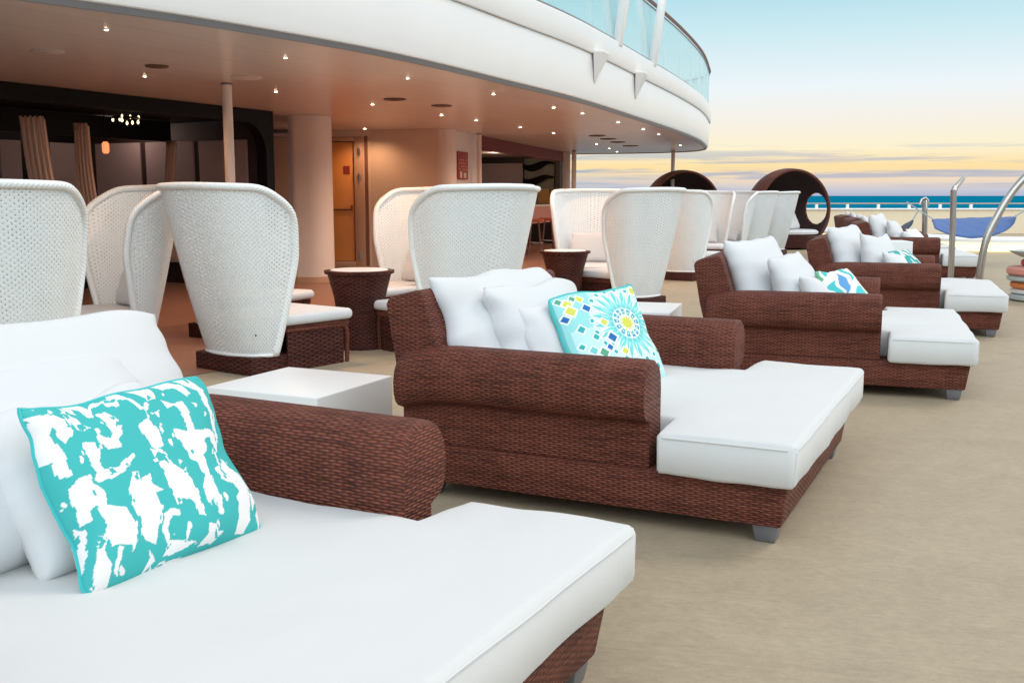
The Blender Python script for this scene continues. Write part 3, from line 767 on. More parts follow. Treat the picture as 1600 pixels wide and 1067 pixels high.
CH0 = thing('high_back_chair', '', 'armchair', (0, 0, 0), 0, 'white woven high-back chairs'); shell(CH0, 'cane'); seatbase(CH0)
def chair(label, x, y, face, s=1.0):
    """face: compass of the open side, degrees from +x"""
    global CH0
    if not CH0.get('used'): o = CH0; o['used'] = 1
    else: o = copytree(CH0)
    if 'used' in o.keys() and o is not CH0: del o['used']
    o['label'] = label; o.location = (x, y, 0); o.rotation_euler = (0, 0, R(face - 90)); o.scale = (s, s, 1)
    return o
def seatpillow(label, x, y, face, w=.48, h=.36, lean=18, mat='fabric_grey', off=-.13, seed=0, yaw=0):
    pillow(label, (x, y, face), 0, off, 0, w, h, .13, lean, yaw, mat, z=.408, seed=seed, sag=.02, group='pillows on the white chairs')
CHS = [
 ('white woven high-back chair at the left frame edge, seen from behind', -2.96, 5.95, 97, 1.0),
 ('white woven chair showing its inside, right of the leftmost chair', -3.05, 7.75, 222, 1.0),
 ('white woven high-back chair seen from behind, beside the nearest white table', -1.90, 7.42, 54, 1.04),
 ('white woven chair facing the camera, beyond the round planter-like table', -1.02, 10.0, 228, 1.0),
 ('white woven high-back chair seen from behind, just above the mandala lounger', -.42, 8.12, 134, 1.02),
 ('white woven chair mostly hidden behind the large chair above the mandala lounger', -.33, 9.6, 140, 1.0),
 ('white woven chair hidden behind the chair by the nearest table, only its seat showing', -2.52, 9.2, -25, 1.0),
 ('white woven chair with pale pillow, facing the camera right of the window bar', 1.00, 13.0, 262, 1.06),
 ('white woven high-back chair seen from behind, standing in front of the slim grey post', 1.36, 11.55, 128, .97),
 ('white woven chair seen from behind, to the right of the slim grey post', 2.55, 15.4, 55, 1.0),
 ('white woven chair with one pillow, facing the camera left of the round daybed', 3.42, 18.4, 255, 1.05),
 ('white woven chair with a low pillow, its side turned to the camera', 4.02, 19.4, 222, 1.0),
 ('white woven chair seen from behind in front of the right daybed', 4.68, 20.4, 140, .98),
 ('farthest right white woven chair, seen from behind before the right daybed', 5.44, 21.6, 145, .98),
]
for c in CHS: chair(*c)
seatpillow('pale pillow on the white chair right of the leftmost chair', -3.05, 7.75, 222, .5, .38, seed=31, mat='fabric')
seatpillow('pale pillow on the chair beyond the round table', -1.02, 10.0, 228, seed=32)
seatpillow('pale linen pillow on the chair right of the window bar', 1.00, 13.0, 262, .55, .40, seed=33)
seatpillow('pale pillow on the chair left of the round daybed', 3.42, 18.4, 255, .5, .4, seed=34)
seatpillow('low white pillow on the chair turned sideways', 4.02, 19.4, 222, .45, .26, 40, 'fabric', -.05, 35)

def planter_table(label, x, y, h=.64):
    t = thing('round_table', label, 'table', (x, y, 0), 0, 'round brown wicker tables among the white chairs')
    mb = MB(); mb.lathe([(.215, .002), (.205, .10), (.195, .30), (.212, .42), (.262, h - .03), (.285, h - .025), (.290, h), (.245, h + .004), (.24, h - .01)], 40)
    mb.build('wicker_body', M['wicker_dark'], t, ang=30)
    mb = MB(); mb.lathe([(.238, h - .012), (.238, h + .003), (.23, h + .008)], 40); mb.build('tabletop', M['acrylic'], t, ang=30)
planter_table('round brown wicker table with white top between two white chairs near the orange door', -1.26, 8.45)
planter_table('round brown wicker table partly hidden behind the chair above the mandala lounger', .60, 11.6, .63)

# ------------------------------------------------------------------ round daybeds
def daybed(label, x, y, face, rad=.97):
    t = thing('round_daybed', label, 'daybed', (x, y, 0), R(face), 'round brown wicker daybeds')
    cz = rad - .06
    op = Vector((0, -1, .10)).normalized(); hole = Vector((.95, .16, .03)).normalized()
    bm = bmesh.new(); bmesh.ops.create_uvsphere(bm, u_segments=96, v_segments=64, radius=rad)
    bmesh.ops.translate(bm, vec=(0, 0, cz), verts=bm.verts)
    kill = []
    for f in bm.faces:
        c = (f.calc_center_median() - Vector((0, 0, cz))).normalized()
        if c.dot(op) > math.cos(R(69)) or c.dot(hole) > math.cos(R(24)): kill.append(f)
    bmesh.ops.delete(bm, geom=kill, context='FACES')
    for v in bm.verts:
        if v.co.z < .005: v.co.z = .005
    bmesh.ops.recalc_face_normals(bm, faces=bm.faces)
    bmesh.ops.solidify(bm, geom=bm.faces[:], thickness=.035)
    me = bpy.data.meshes.new('wicker_shell'); bm.to_mesh(me); bm.free()
    uvl = me.uv_layers.new(name='UVMap').data
    for p in me.polygons:
        for li in p.loop_indices:
            c = me.vertices[me.loops[li].vertex_index].co; uvl[li].uv = (math.atan2(c.y, c.x) * rad, c.z)
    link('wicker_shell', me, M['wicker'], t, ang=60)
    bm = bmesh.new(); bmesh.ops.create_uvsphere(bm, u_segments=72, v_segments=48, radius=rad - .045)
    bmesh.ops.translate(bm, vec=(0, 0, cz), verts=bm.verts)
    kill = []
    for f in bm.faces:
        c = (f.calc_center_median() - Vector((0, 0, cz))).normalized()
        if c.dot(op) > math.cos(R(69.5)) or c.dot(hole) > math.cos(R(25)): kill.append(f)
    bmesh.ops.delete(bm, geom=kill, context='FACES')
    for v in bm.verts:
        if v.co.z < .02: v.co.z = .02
    me = bpy.data.meshes.new('inner_shade'); bm.to_mesh(me); bm.free(); boxuv(me)
    link('inner_shade', me, M['inner_shade'], t, ang=60)  # inner shell added to darken the daybed interior
    def ring(axis, ang, r):
        a = Vector(axis); e1 = a.cross(Vector((0, 0, 1))).normalized(); e2 = a.cross(e1)
        return [Vector((0, 0, cz)) + a * math.cos(R(ang)) * rad * .985 + (e1 * math.cos(k) + e2 * math.sin(k)) * math.sin(R(ang)) * rad * .985 for k in np.linspace(0, 2 * math.pi, 56, endpoint=False)]
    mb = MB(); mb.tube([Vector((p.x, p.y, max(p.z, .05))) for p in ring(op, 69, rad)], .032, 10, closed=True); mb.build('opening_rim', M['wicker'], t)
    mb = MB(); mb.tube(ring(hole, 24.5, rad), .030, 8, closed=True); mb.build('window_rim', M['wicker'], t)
    rr = math.sqrt(rad * rad - (cz - .36) ** 2) - .06
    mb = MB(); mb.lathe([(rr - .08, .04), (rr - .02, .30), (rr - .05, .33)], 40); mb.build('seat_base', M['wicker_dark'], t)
    mb = MB(); mb.lathe([(rr - .10, .34), (rr - .03, .36), (rr - .02, .41), (rr - .08, .45)], 40); mb.build('seat_cushion', M['fabric'], t, ang=60)
    return t
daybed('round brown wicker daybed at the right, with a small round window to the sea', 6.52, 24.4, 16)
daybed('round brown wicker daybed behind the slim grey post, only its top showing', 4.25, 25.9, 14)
pillow('grey pillow leaning inside the right round daybed', (6.52, 24.4, -64), 0, -.10, .34, .62, .5, .14, 22, 30, 'fabric_grey', z=.455, seed=41, group='daybed pillows')
pillow('lilac pillow inside the right round daybed, showing over the white chairs', (6.52, 24.4, -64), 0, -.42, -.02, .55, .55, .16, 12, 0, 'fabric', z=.80, seed=42, group='daybed pillows')

# ------------------------------------------------------------------ ship: overhang
ZS = 2.37
ov = thing('deck_overhang', 'curved white deck overhang with brown soffit above the chairs', 'overhang', (0, 0, 0))
pts = [(p.x, p.y) for p in edge] + [(-13, 28.5), (-13, .6)]
mb = MB(); mb.prism(pts, ZS, ZS + .05); mb.build('soffit', M['soffit'], ov, smooth=False)
def offs(path, d):
    o = []
    for i, p in enumerate(path):
        t = (path[min(i + 1, len(path) - 1)] - path[max(i - 1, 0)]).normalized()
        o.append(p + Vector((t.y, -t.x)) * d)
    return o
def band(name, prof, mat, parent, path=edge, smooth=True, ang=40):
    V = []; n = len(prof)
    cols = [offs(path, d) for d, z in prof]
    for k in range(len(path)):
        for j, (d, z) in enumerate(prof): V.append((cols[j][k].x, cols[j][k].y, z))
    Fc = [(k * n + j, (k + 1) * n + j, (k + 1) * n + j + 1, k * n + j + 1) for k in range(len(path) - 1) for j in range(n - 1)]
    mb = MB(); mb.poly(V, Fc); return mb.build(name, mat, parent, smooth=smooth, ang=ang)
band('drip_edge', [(-.05, ZS + .004), (-.03, ZS - .022), (.0, ZS - .024), (.012, ZS + .004), (.02, ZS + .03)], M['grey_trim'], ov)
band('fascia', [(.004, ZS + .012), (.03, ZS + .025), (.042, ZS + .06), (.055, 2.93), (.050, 2.945)], M['white'], ov)
band('upper_band', [(.030, 2.946), (.078, 2.955), (.085, 2.97), (.098, 3.22), (.09, 3.245), (-.10, 3.25), (-.30, 3.25)], M['white'], ov)
band('glass_shoe', [(.045, 3.252), (.045, 3.285), (-.005, 3.285), (-.005, 3.252)], M['grey_trim'], ov)
# two inverted-pyramid brackets under the upper band
L = [0]
for i in range(1, len(edge)): L.append(L[-1] + (edge[i] - edge[i - 1]).length)
def at_len(s):
    for i in range(1, len(edge)):
        if L[i] >= s:
            k = (s - L[i - 1]) / (L[i] - L[i - 1]); p = edge[i - 1].lerp(edge[i], k); d = (edge[i] - edge[i - 1]).normalized(); return p, d, Vector((d.y, -d.x))
def len_at_px(px):                          # survey sight line -> station along the edge
    best = min(range(len(edge)), key=lambda i: abs(800 + F * edge[i].x / (edge[i].y * math.cos(TH) + (H - 3) * math.sin(TH)) - px) if edge[i].y > 3 and edge[i].y < 25.3 else 9e9)
    return L[best]
for px in (925, 985):
    p, d, n = at_len(len_at_px(px)); hw = .18
    a = p + n * .08
    tips = [(a - d * hw), (a + d * hw), (a + d * hw * .8 + n * .12), (a - d * hw * .8 + n * .12)]
    q = p + n * .045
    V = [(v.x, v.y, 2.965) for v in tips] + [(q.x, q.y, 2.58)] + [(v.x, v.y, 2.99) for v in tips]
    mb = MB(); mb.poly(V, [(4, 1, 0), (4, 2, 1), (4, 3, 2), (4, 0, 3), (0, 1, 6, 5), (1, 2, 7, 6), (2, 3, 8, 7), (3, 0, 5, 8), (5, 6, 7, 8)])
    mb.build('bracket', M['white'], ov, bevel=.012, smooth=False)
# upper deck floor behind the glass
mb = MB(); mb.prism([(p.x, p.y) for p in offs(edge, -.28)] + [(-13, 28.5), (-13, .6)], 3.14, 3.24); mb.build('upper_deck_slab', M['white'], ov, smooth=False)
# balustrade
bal = thing('glass_balustrade', 'teal glass balustrade with white posts along the upper deck edge', 'railing')
s = 4.2; step = 1.55; gp = offs(edge, .02)
GT = 4.08
while s < L[-1] - 1:
    k0, k1 = s + .02, min(s + step - .02, L[-1] - .1)
    path = [at_len(k0 + (k1 - k0) * i / 6)[0] + at_len(k0 + (k1 - k0) * i / 6)[2] * .02 for i in range(7)]
    band('glass_pane', [(-.006, 3.27), (-.006, GT), (.006, GT), (.006, 3.27), (-.006, 3.27)], M['glass'], bal, path, False)
    p, d, n = at_len(s); r = .022
    mb = MB(); c = p + n * -.02
    mb.prism([c - d * r - n * r, c + d * r - n * r, c + d * r + n * r, c - d * r + n * r], 3.26, GT + .03); mb.build('baluster', M['white'], bal)
    s += step
for px, w in ((955, .085), (1012, .085)):
    p, d, n = at_len(len_at_px(px)); c = p + n * .06
    V = []
    for z, o in ((3.20, 0), (4.35, .16)):
        V += [(q.x, q.y, z) for q in (c + n * o - d * w - n * .05, c + n * o + d * w - n * .05, c + n * o + d * w + n * .05, c + n * o - d * w + n * .05)]
    mb = MB(); mb.poly(V, [(3, 2, 1, 0), (4, 5, 6, 7), (0, 1, 5, 4), (1, 2, 6, 5), (2, 3, 7, 6), (3, 0, 4, 7)]); mb.build('post', M['white'], bal, bevel=.01)
mb = MB(); mb.tube([(p.x, p.y, GT + .07) for p in offs(edge, .03)], .030, 8); mb.build('handrail', M['woodrail'], bal)
mb = MB(); mb.tube([(p.x, p.y, GT + .005) for p in offs(edge, .02)], .014, 6); mb.build('glass_capping', M['grey_trim'], bal)

# downlights, vents
for (px, py) in ((166, 46), (226, 119), (446, 90), (431, 143), (637, 122), (582, 163), (570, 201), (690, 180), (744, 188), (771, 147), (865, 168), (813, 199), (865, 208),
                 (910, 177), (966, 191), (1005, 202), (1029, 210), (1063, 227), (932, 225), (952, 232), (964, 237)):
    p = un(px, py, ZS)
    t = thing('downlight', 'small round warm downlight glowing in the brown soffit', 'ceiling light', (p.x, p.y, ZS), 0, 'downlights in the brown soffit')
    k = .54 * min(1.5, max(.8, p.y / 11))
    mb = MB(); mb.lathe([(.050 * k, -.001), (.050 * k, -.004), (.034 * k, -.006)], 20); mb.build('trim_ring', M['ventw'], t)
    mb = MB(); mb.lathe([(.032 * k, -.0065), (.028 * k, -.009), (.012 * k, -.010)], 16); mb.build('bulb', M['bulb'], t)
    ld = bpy.data.lights.new('downlight_lamp', 'SPOT'); ld.energy = 26 if px == 570 else 56 if 540 < px < 900 else (44 if 400 < px < 540 else 26); ld.color = (1, .58, .32); ld.spot_size = R(150); ld.spot_blend = .8; ld.shadow_soft_size = .025
    lo = bpy.data.objects.new('lamp', ld); COL.objects.link(lo); lo.parent = t; lo.location = (0, 0, -.03)
def ellipse(rx, ry, z, n=28): return [(rx * math.cos(2 * math.pi * i / n), ry * math.sin(2 * math.pi * i / n)) for i in range(n)]
for (px, py, r, m, lb) in ((75, 80, .125, 'ventw', 'pale round speaker grille in the soffit at far left'), (385, 121, .15, 'ventw', 'pale round speaker grille in the soffit beside the slim white pole'),
                           (245, 103, .10, 'vent', 'dark slit vent in the soffit at left'), (617, 155, .13, 'vent', 'grey round vent in the soffit above the orange door'), (690, 165, .13, 'vent', 'brown round vent in the soffit, right of the grey vent'),
                           (933, 212, .16, 'vent', ''), (950, 217, .16, 'vent', ''), (965, 222, .16, 'vent', ''), (985, 228, .18, 'vent', '')):
    p = un(px, py, ZS); t = thing('ceiling_vent', lb or 'dark oval vent in the soffit near its far tip', 'vent', (p.x, p.y, ZS), R(60), 'dark oval vents at the soffit tip' if not lb else None)
    mb = MB(); mb.lathe([(r, -.001), (r, -.010), (r * .85, -.016)], 28); mb.build('grille', M[m], t)
    mb = MB(); mb.lathe([(r * .5, -.0165), (r * .45, -.021)], 24); mb.build('cone', M[m], t)

# ------------------------------------------------------------------ ship: posts and columns
def pole(label, px, py, r, mat, name='slim_post'):
    p = un(px, py, ZS)
    t = thing(name, label, 'post', (p.x, p.y, 0))
    mb = MB(); mb.lathe([(r, .02), (r, ZS - .02)], 20); mb.build('shaft', M[mat], t)
    mb = MB(); mb.lathe([(r * 1.6, .006), (r * 1.6, .018)], 20); mb.build('base_plate', M[mat], t)
    mb = MB(); mb.lathe([(r * 1.12, ZS - .018), (r * 1.12, ZS - .001)], 20); mb.build('collar', M['grey_trim'], t)
pole('slim white round post in front of the dark lounge', 354, 130, .050, 'column')
pole('slim pale post at the tip of the overhang, before the left daybed', 1052, 236, .050, 'column')
pole('slim pale pole beside the bar window', 748.5, 209, .045, 'column')
pole('slim cream pole in front of the sea, right of the white pier', 897, 236, .06, 'cream_paint')
# rounded pier between lounge and door
p = un(447, 180, ZS); q = un(512, 180, ZS)
t = thing('rounded_pier', 'broad cream rounded pier between the dark lounge and the orange door', 'pillar')
pr = []
x0, x1, y0 = p.x, q.x, p.y - .02
for a in np.linspace(180, 270, 8): pr.append((x0 + .12 + .12 * math.cos(R(a)), y0 + .12 + .12 * math.sin(R(a))))
for a in np.linspace(270, 360, 12): pr.append((x1 - .30 + .30 * math.cos(R(a)), y0 + .30 + .30 * math.sin(R(a))))
pr += [(x1 * (y0 + 1.5) / y0 - .06, y0 + 1.5), (x0, y0 + 1.5)]
mb = MB(); mb.prism(pr, .003, ZS - .002); mb.build('pier_body', M['column'], t, ang=25)
mb = MB(); mb.prism([(a * 1.0, b - .012) for a, b in pr], .003, .09); mb.build('skirting', M['doorframe'], t, ang=25)
p = un(882, 238, ZS)
t = thing('white_pier', 'narrow white pier at the end of the bar window', 'pillar', (p.x, p.y, 0))
mb = MB(); mb.box(-.14, .15, -.15, .55, .003, ZS - .002); mb.build('pier_body', M['offwhite'], t, bevel=.03)
mb = MB(); mb.box(-.15, .16, -.16, .56, .003, .10); mb.build('skirting', M['dark'], t, bevel=.01)

# door wall ------------------------------------------------------------------
WY = 18.15
wl = thing('cabin_wall', 'cream cabin wall under the overhang with an orange door', 'wall')
xA = -3.35; xc = -2.47; cA = (xc, WY + .25); cB = (-1.20, 17.85)
mb = MB(); mb.box(xA - 1.5, xA - .06, WY, WY + .15, .003, ZS - .002)
mb.box(-2.72, xc, WY, WY + .15, .003, ZS - .002); mb.box(xA - .06, -2.72, WY, WY + .15, 2.19, ZS - .002)
mb.build('door_wall', M['peach'], wl, smooth=False)
mb = MB(); mb.wall((xc, WY), (-1.28, 17.82), .003, ZS - .002, .15); mb.build('angled_wall', M['peach'], wl, smooth=False)
mb = MB(); mb.lathe([(.20, .003), (.20, ZS - .002)], 30, -1.16, 17.98); mb.build('rounded_corner', M['column'], wl)
mb = MB(); mb.wall((-1.10, 17.98), (-.62, 19.6), .003, ZS - .002, .15); mb.build('recess_wall', M['offwhite'], wl, smooth=False)
dr = MB(); dr.box(xA, -2.76, WY + .02, WY + .07, .10, 2.17); dr = dr.build('door', M['door'], wl, bevel=.01)
mb = MB(); mb.box(-2.758, -2.60, WY - .03, WY - .003, .003, 2.26); mb.box(xA - .10, xA, WY - .03, WY - .003, .003, 2.26); mb.box(xA, -2.758, WY - .03, WY - .003, 2.18, 2.26); mb.box(xA, -2.758, WY - .05, WY + .1, .004, .095)
mb.build('door_frame', M['doorframe'], wl, bevel=.004)
mb = MB(); mb.box(-2.765, -2.757, WY - .02, WY + .02, .10, 2.17); mb.build('door_seal', M['dark'], wl)
mb = MB(); mb.box(xA + .02, -2.80, WY - .012, WY + .018, .985, 1.015); mb.box(-2.83, -2.80, WY - .03, WY + .018, .985, 1.08); mb.build('push_bar', M['woodrail'], dr)
mb = MB(); mb.box(-2.95, -2.84, WY + .01, WY + .019, 1.62, 1.76); mb.build('notice', M['redsign'], dr)
for z in (.16, 1.52, 1.95):
    mb = MB(); mb.box(-2.70, -2.64, WY - .045, WY - .031, z, z + .09); mb.tube([(-2.67, WY - .05, z - .03), (-2.67, WY - .05, z + .12)], .012, 8); mb.build('hinge', M['steel'], wl)
mb = MB(); mb.box(-2.575, -2.515, WY - .02, WY - .003, .02, 2.27); mb.build('cable_trunk', M['woodrail'], wl)
# red notice board with cream symbol rows
t = thing('notice_board', 'small red notice board with cream marks on the cabin wall', 'sign', (-.98, 18.33, 0))
d = (Vector((-.62, 19.6)) - Vector((-1.10, 17.98))).normalized(); t.rotation_euler.z = math.atan2(d.y, d.x)
mb = MB(); mb.box(0, .55, -.03, -.003, 1.53, 2.02); mb.build('board', M['redsign'], t, bevel=.006)
mb = MB()
for r_ in range(4):
    for k in range(5):
        if (r_ * 3 + k * 2) % 5 != 1: mb.box(.06 + k * .09, .06 + k * .09 + .055, -.036, -.031, 1.86 - r_ * .055, 1.885 - r_ * .055)
mb.build('lettering', M['coral'], t)
mb = MB(); mb.box(.10, .20, -.036, -.031, 1.56, 1.67); mb.box(.30, .42, -.036, -.031, 1.56, 1.65); mb.build('pictogram', M['cream'], t)

# bar behind the window ------------------------------------------------------
bw = thing('cocktail_bar', 'dark bar opening with maroon header, curved shelves and ceiling lamps', 'bar')
A = Vector((-.62, 19.75)); B = Vector((1.33, 27.0)); d = (B - A).normalized(); n = Vector((-d.y, d.x))
mb = MB()
V = [(A.x, A.y, 2.06), (B.x, B.y, 2.10), (B.x, B.y, ZS - .002), (A.x, A.y, ZS - .002)]
mb.wall(A, B, 2.12, ZS - .002, .14); mb.build('header', M['maroon'], bw, smooth=False)
mb = MB(); mb.wall(A + n * .02, A + d * .10 + n * .02, .003, 2.118, .12); mb.wall(B - d * .30 + n * .02, B + n * .02, .003, 2.118, .12); mb.build('jamb', M['dark'], bw, smooth=False)
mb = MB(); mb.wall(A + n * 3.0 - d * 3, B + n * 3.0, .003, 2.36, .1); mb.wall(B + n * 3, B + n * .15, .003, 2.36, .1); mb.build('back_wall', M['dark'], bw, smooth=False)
mb = MB(); mb.prism([A + n * .13, B + n * .13, B + n * 3, A + n * 3 - d * 3], 2.24, 2.30); mb.build('bar_ceiling', M['mauve'], bw, smooth=False)
mb = MB(); mb.wall(A + d * .6, B - d * .4, .60, .98, .4); mb.build('counter', M['orange'], bw, smooth=False)
mb = MB(); mb.wall(A + d * .6, B - d * .4, .985, 1.03, .45); mb.build('counter_top', M['cream'], bw, smooth=False)
E0 = B - d * .14
def EP(t_): return E0 + n * t_
mb = MB(); mb.wall(EP(2.3), EP(1.05), .9, 2.08, .05); mb.build('mirror_panel', M['mauve'], bw, smooth=False)
mb = MB(); mb.wall(EP(1.0), EP(.2), .9, 2.2, .04); mb.build('olive_panel', M['olive'], bw, smooth=False)
mb = MB(); mb.wall(EP(.62) - d * .06, EP(.32) - d * .06, 1.05, 1.42, .05); mb.build('glass_cabinet', M['ochre'], bw, smooth=False)
for z in (1.66, 2.02):
    mb = MB(); mb.tube([(EP(1.0 - .8 * u_) - d * .12).to_3d() + Vector((0, 0, z - .07 * math.sin(u_ * 5.2 + .4))) for u_ in np.linspace(0, 1, 20)], [.03 + .06 * math.sin(math.pi * min(1, .12 + u_)) for u_ in np.linspace(0, 1, 20)], 8); mb.build('curved_shelf', M['black'], bw)
for (lx, ly) in ((-.36, 22.6), (-.16, 23.3)):
    mb = MB(); mb.box(lx - .10, lx + .10, ly - .16, ly + .16, 2.222, 2.238); mb.build('ceiling_lamp', M['bulb_soft'], bw)
bl_ = bpy.data.lights.new('bar_lamp', 'POINT'); bl_.energy = 22; bl_.color = (1, .72, .5); bl_.shadow_soft_size = .08
bo_ = bpy.data.objects.new('bar_lamp', bl_); COL.objects.link(bo_); bo_.location = (-.3, 24.4, 2.1)
for k in (2.2, 3.4, 4.6):
    c = A + d * k - n * .55
    t = thing('bar_stool', 'red bar stool at the bar, seen between white chairs', 'stool', (c.x, c.y, 0), 0, 'red bar stools')
    mb = MB(); mb.lathe([(.19, .70), (.20, .73), (.18, .76)], 20); mb.build('seat', M['orange'], t)
    for a in range(4):
        mb = MB(); mb.tube([(.10 * math.cos(a * 1.57 + .8), .10 * math.sin(a * 1.57 + .8), .70), (.20 * math.cos(a * 1.57 + .8), .20 * math.sin(a * 1.57 + .8), .006)], .016, 6); mb.build('leg', M['woodrail'], t)
    mb = MB(); mb.tube([(.165 * math.cos(k_), .165 * math.sin(k_), .26) for k_ in np.linspace(0, 6.28, 20, endpoint=False)], .010, 6, closed=True); mb.build('footrest', M['steel'], t)

# lounge recess at left ------------------------------------------------------
lw = thing('lounge', 'dark open lounge under the overhang with black header and pale panels', 'lounge')
A = Vector((-7.2, 6.0)); B = Vector((-3.22, 14.08)); d = (B - A).normalized(); n = Vector((-d.y, d.x)); LL = (B - A).length
def LP(s, w): return A + d * s + n * w
# header with a rounded lower right corner
mb = MB(); V = []; prof = [(0, 2.2), (LL - .55, 2.2)] + [(LL - .16 + .0 - .40 * (1 - math.sin(R(a))), 1.80 + .40 * math.cos(R(a))) for a in np.linspace(0, 90, 9)][1:] + [(LL - .16, .003), (LL, .003), (LL, ZS - .003), (0, ZS - .003)]
for w in (.0, .16): V += [(*LP(s_, w), z) for s_, z in prof]
k = len(prof); mb.poly(V, [tuple(range(k)), tuple(range(2 * k - 1, k - 1, -1))] + [(i, i + k, (i + 1) % k + k, (i + 1) % k) for i in range(k)])
mb.build('header', M['black'], lw, smooth=False)
D = 3.4
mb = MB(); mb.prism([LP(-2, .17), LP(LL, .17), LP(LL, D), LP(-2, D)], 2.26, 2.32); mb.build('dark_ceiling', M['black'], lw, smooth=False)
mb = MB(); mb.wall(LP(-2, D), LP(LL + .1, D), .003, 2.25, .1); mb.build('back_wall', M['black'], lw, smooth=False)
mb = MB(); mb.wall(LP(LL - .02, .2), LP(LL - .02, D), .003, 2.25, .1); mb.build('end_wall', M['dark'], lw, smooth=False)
for w0_, w1_ in ((.35, 1.2), (1.3, 2.2), (2.3, 3.2)):
    mb = MB(); mb.wall(LP(LL - .10, w0_), LP(LL - .10, w1_), .3, 2.0, .05); mb.build('pale_panel', M['mauve'], lw, bevel=.01, smooth=False)
for s0, s1 in ((.2, 2.3), (2.5, 4.1), (4.4, 6.3), (6.5, 7.3), (7.38, 8.1), (8.18, 8.9)):
    mb = MB(); mb.wall(LP(s0, D - .07), LP(s1, D - .07), .35, 2.0, .05); mb.build('pale_panel', M['mauve'], lw, bevel=.01, smooth=False)
for s0 in (2.4, 4.25, 6.4):
    mb = MB(); mb.wall(LP(s0 - .06, 1.5), LP(s0 + .06, 1.5), .003, 2.25, .12); mb.build('frame_post', M['black'], lw, smooth=False)
mb = MB(); mb.wall(LP(.4, 1.45), LP(LL - .4, 1.45), 1.98, 2.25, .08); mb.build('inner_beam', M['black'], lw, smooth=False)
def sofa(lbl, s_, w):
    c = LP(s_, w); t = thing('lounge_sofa', lbl, 'sofa', (c.x, c.y, 0), math.atan2(d.y, d.x))
    mb = MB(); mb.box(-.8, .8, 0, .75, .05, .38); mb.build('seat', M['dark'], t, bevel=.03)
    mb = MB(); mb.box(-.8, .8, .60, .80, .39, .85); mb.build('backrest', M['black'], t, bevel=.04)
    for sg in (-1, 1):
        mb = MB(); mb.box(sg * .9 - .10, sg * .9 + .10, 0, .8, .05, .6); mb.build('armrest', M['black'], t, bevel=.03)
sofa('black sofa in the dark lounge, seen between the two left white chairs', 6.3, 1.7)
sofa('black sofa deep in the lounge at far left', 3.3, 1.9)

def curtain(label, px0, py0, px1, py1, w0, w1, depth, z=None):
    """gathered drape hanging from the lounge beam, tied towards its foot"""
    def at(px, py):
        a = (px - 800) / F; b = (533.5 - py) / F
        r = Vector((a, math.cos(TH) + b * math.sin(TH), -math.sin(TH) + b * math.cos(TH))); k = depth / r.y; return r * k + Vector((0, 0, H))
    p0, p1 = at(px0, py0), at(px1, py1); V = []; nx, nz = 40, 14
    p1b = p1 + (p1 - p0) * ((p1.z - .35) / max(.1, p0.z - p1.z))
    for j in range(nz + 1):
        t_ = j / nz; c = p0.lerp(p1b, t_); w = w0 + (w1 - w0) * t_
        c.x += .10 * math.sin(t_ * math.pi) * (1 if p1.x < p0.x else -.6)
        for i in range(nx + 1):
            u_ = i / nx - .5
            V.append((c.x + u_ * w, c.y + .035 * math.sin(i * 1.55) + .012 * math.sin(i * .7 + t_ * 3), c.z + (.02 * math.sin(i * .8) if j == 0 else 0)))
    Fc = [(j * (nx + 1) + i, j * (nx + 1) + i + 1, (j + 1) * (nx + 1) + i + 1, (j + 1) * (nx + 1) + i) for j in range(nz) for i in range(nx)]
    me = bpy.data.meshes.new('curtain'); me.from_pydata(V, [], Fc); boxuv(me)
    o = link('curtain', me, M['curtain'], None, ang=180); m_ = o.modifiers.new('thick', 'SOLIDIFY'); m_.thickness = .012
    tag(o, label, 'curtain', 'drapes in the dark lounge')
curtain('beige drape at left in the dark lounge, above the leftmost white chair', 50, 184, 72, 275, .25, .24, 10.3)
curtain('beige drape, second from left, slanting down between dark posts', 127, 195, 143, 292, .15, .26, 11.2)
curtain('beige drape at the right end of the dark lounge, tied by the rounded pier', 418, 215, 428, 290, .16, .14, 14.6)
curtain('faint drape in the middle of the lounge, behind the slim white post', 268, 222, 272, 292, .13, .15, 14.0)
def walllamp(label, px, py, depth, r):
    a = (px - 800) / F; b = (533.5 - py) / F
    rr = Vector((a, math.cos(TH) + b * math.sin(TH), -math.sin(TH) + b * math.cos(TH))); p = rr * (depth / rr.y) + Vector((0, 0, H))
    t = thing('hanging_lamp', label, 'lamp', p, 0, 'amber lamps in the lounge')
    mb = MB(); mb.lathe([(r * .6, -r * 1.7), (r, -r * 1.1), (r, r * 1.1), (r * .6, r * 1.7)], 18); mb.build('lamp_shade', M['bulb_orange'], t, ang=70)
    mb = MB(); mb.tube([(0, 0, r * 1.7), (0, 0, max(.1, 2.25 - p.z))], .008, 6); mb.build('cord', M['black'], t)
walllamp('small amber lamp right of the second beige drape', 165, 231, 12.2, .040)
walllamp('small amber lamp just right of the slim white post', 371, 249, 14.5, .040)
p = un(208, 158, 2.2); p = LP(7.2, .8).to_3d() + Vector((0, 0, 2.258))
for lp_, en in (((-7.2, 12.2, 2.18), 8), ((-5.5, 14.6, 2.18), 8), ((-8.4, 9.6, 2.18), 8)):  # added unseen fill lights that lift the dark lounge panels
    pl_ = bpy.data.lights.new('lounge_fill', 'POINT'); pl_.energy = en; pl_.color = (1, .70, .58); pl_.shadow_soft_size = .25
    po_ = bpy.data.objects.new('lounge_fill', pl_); COL.objects.link(po_); po_.location = lp_
t = thing('chandelier', 'small crystal chandelier with gold lights under the black lounge ceiling', 'chandelier', p)
mb = MB(); mb.lathe([(.06, -.02), (.015, -.05), (.012, -.06)], 12); mb.build('stem', M['black'], t)
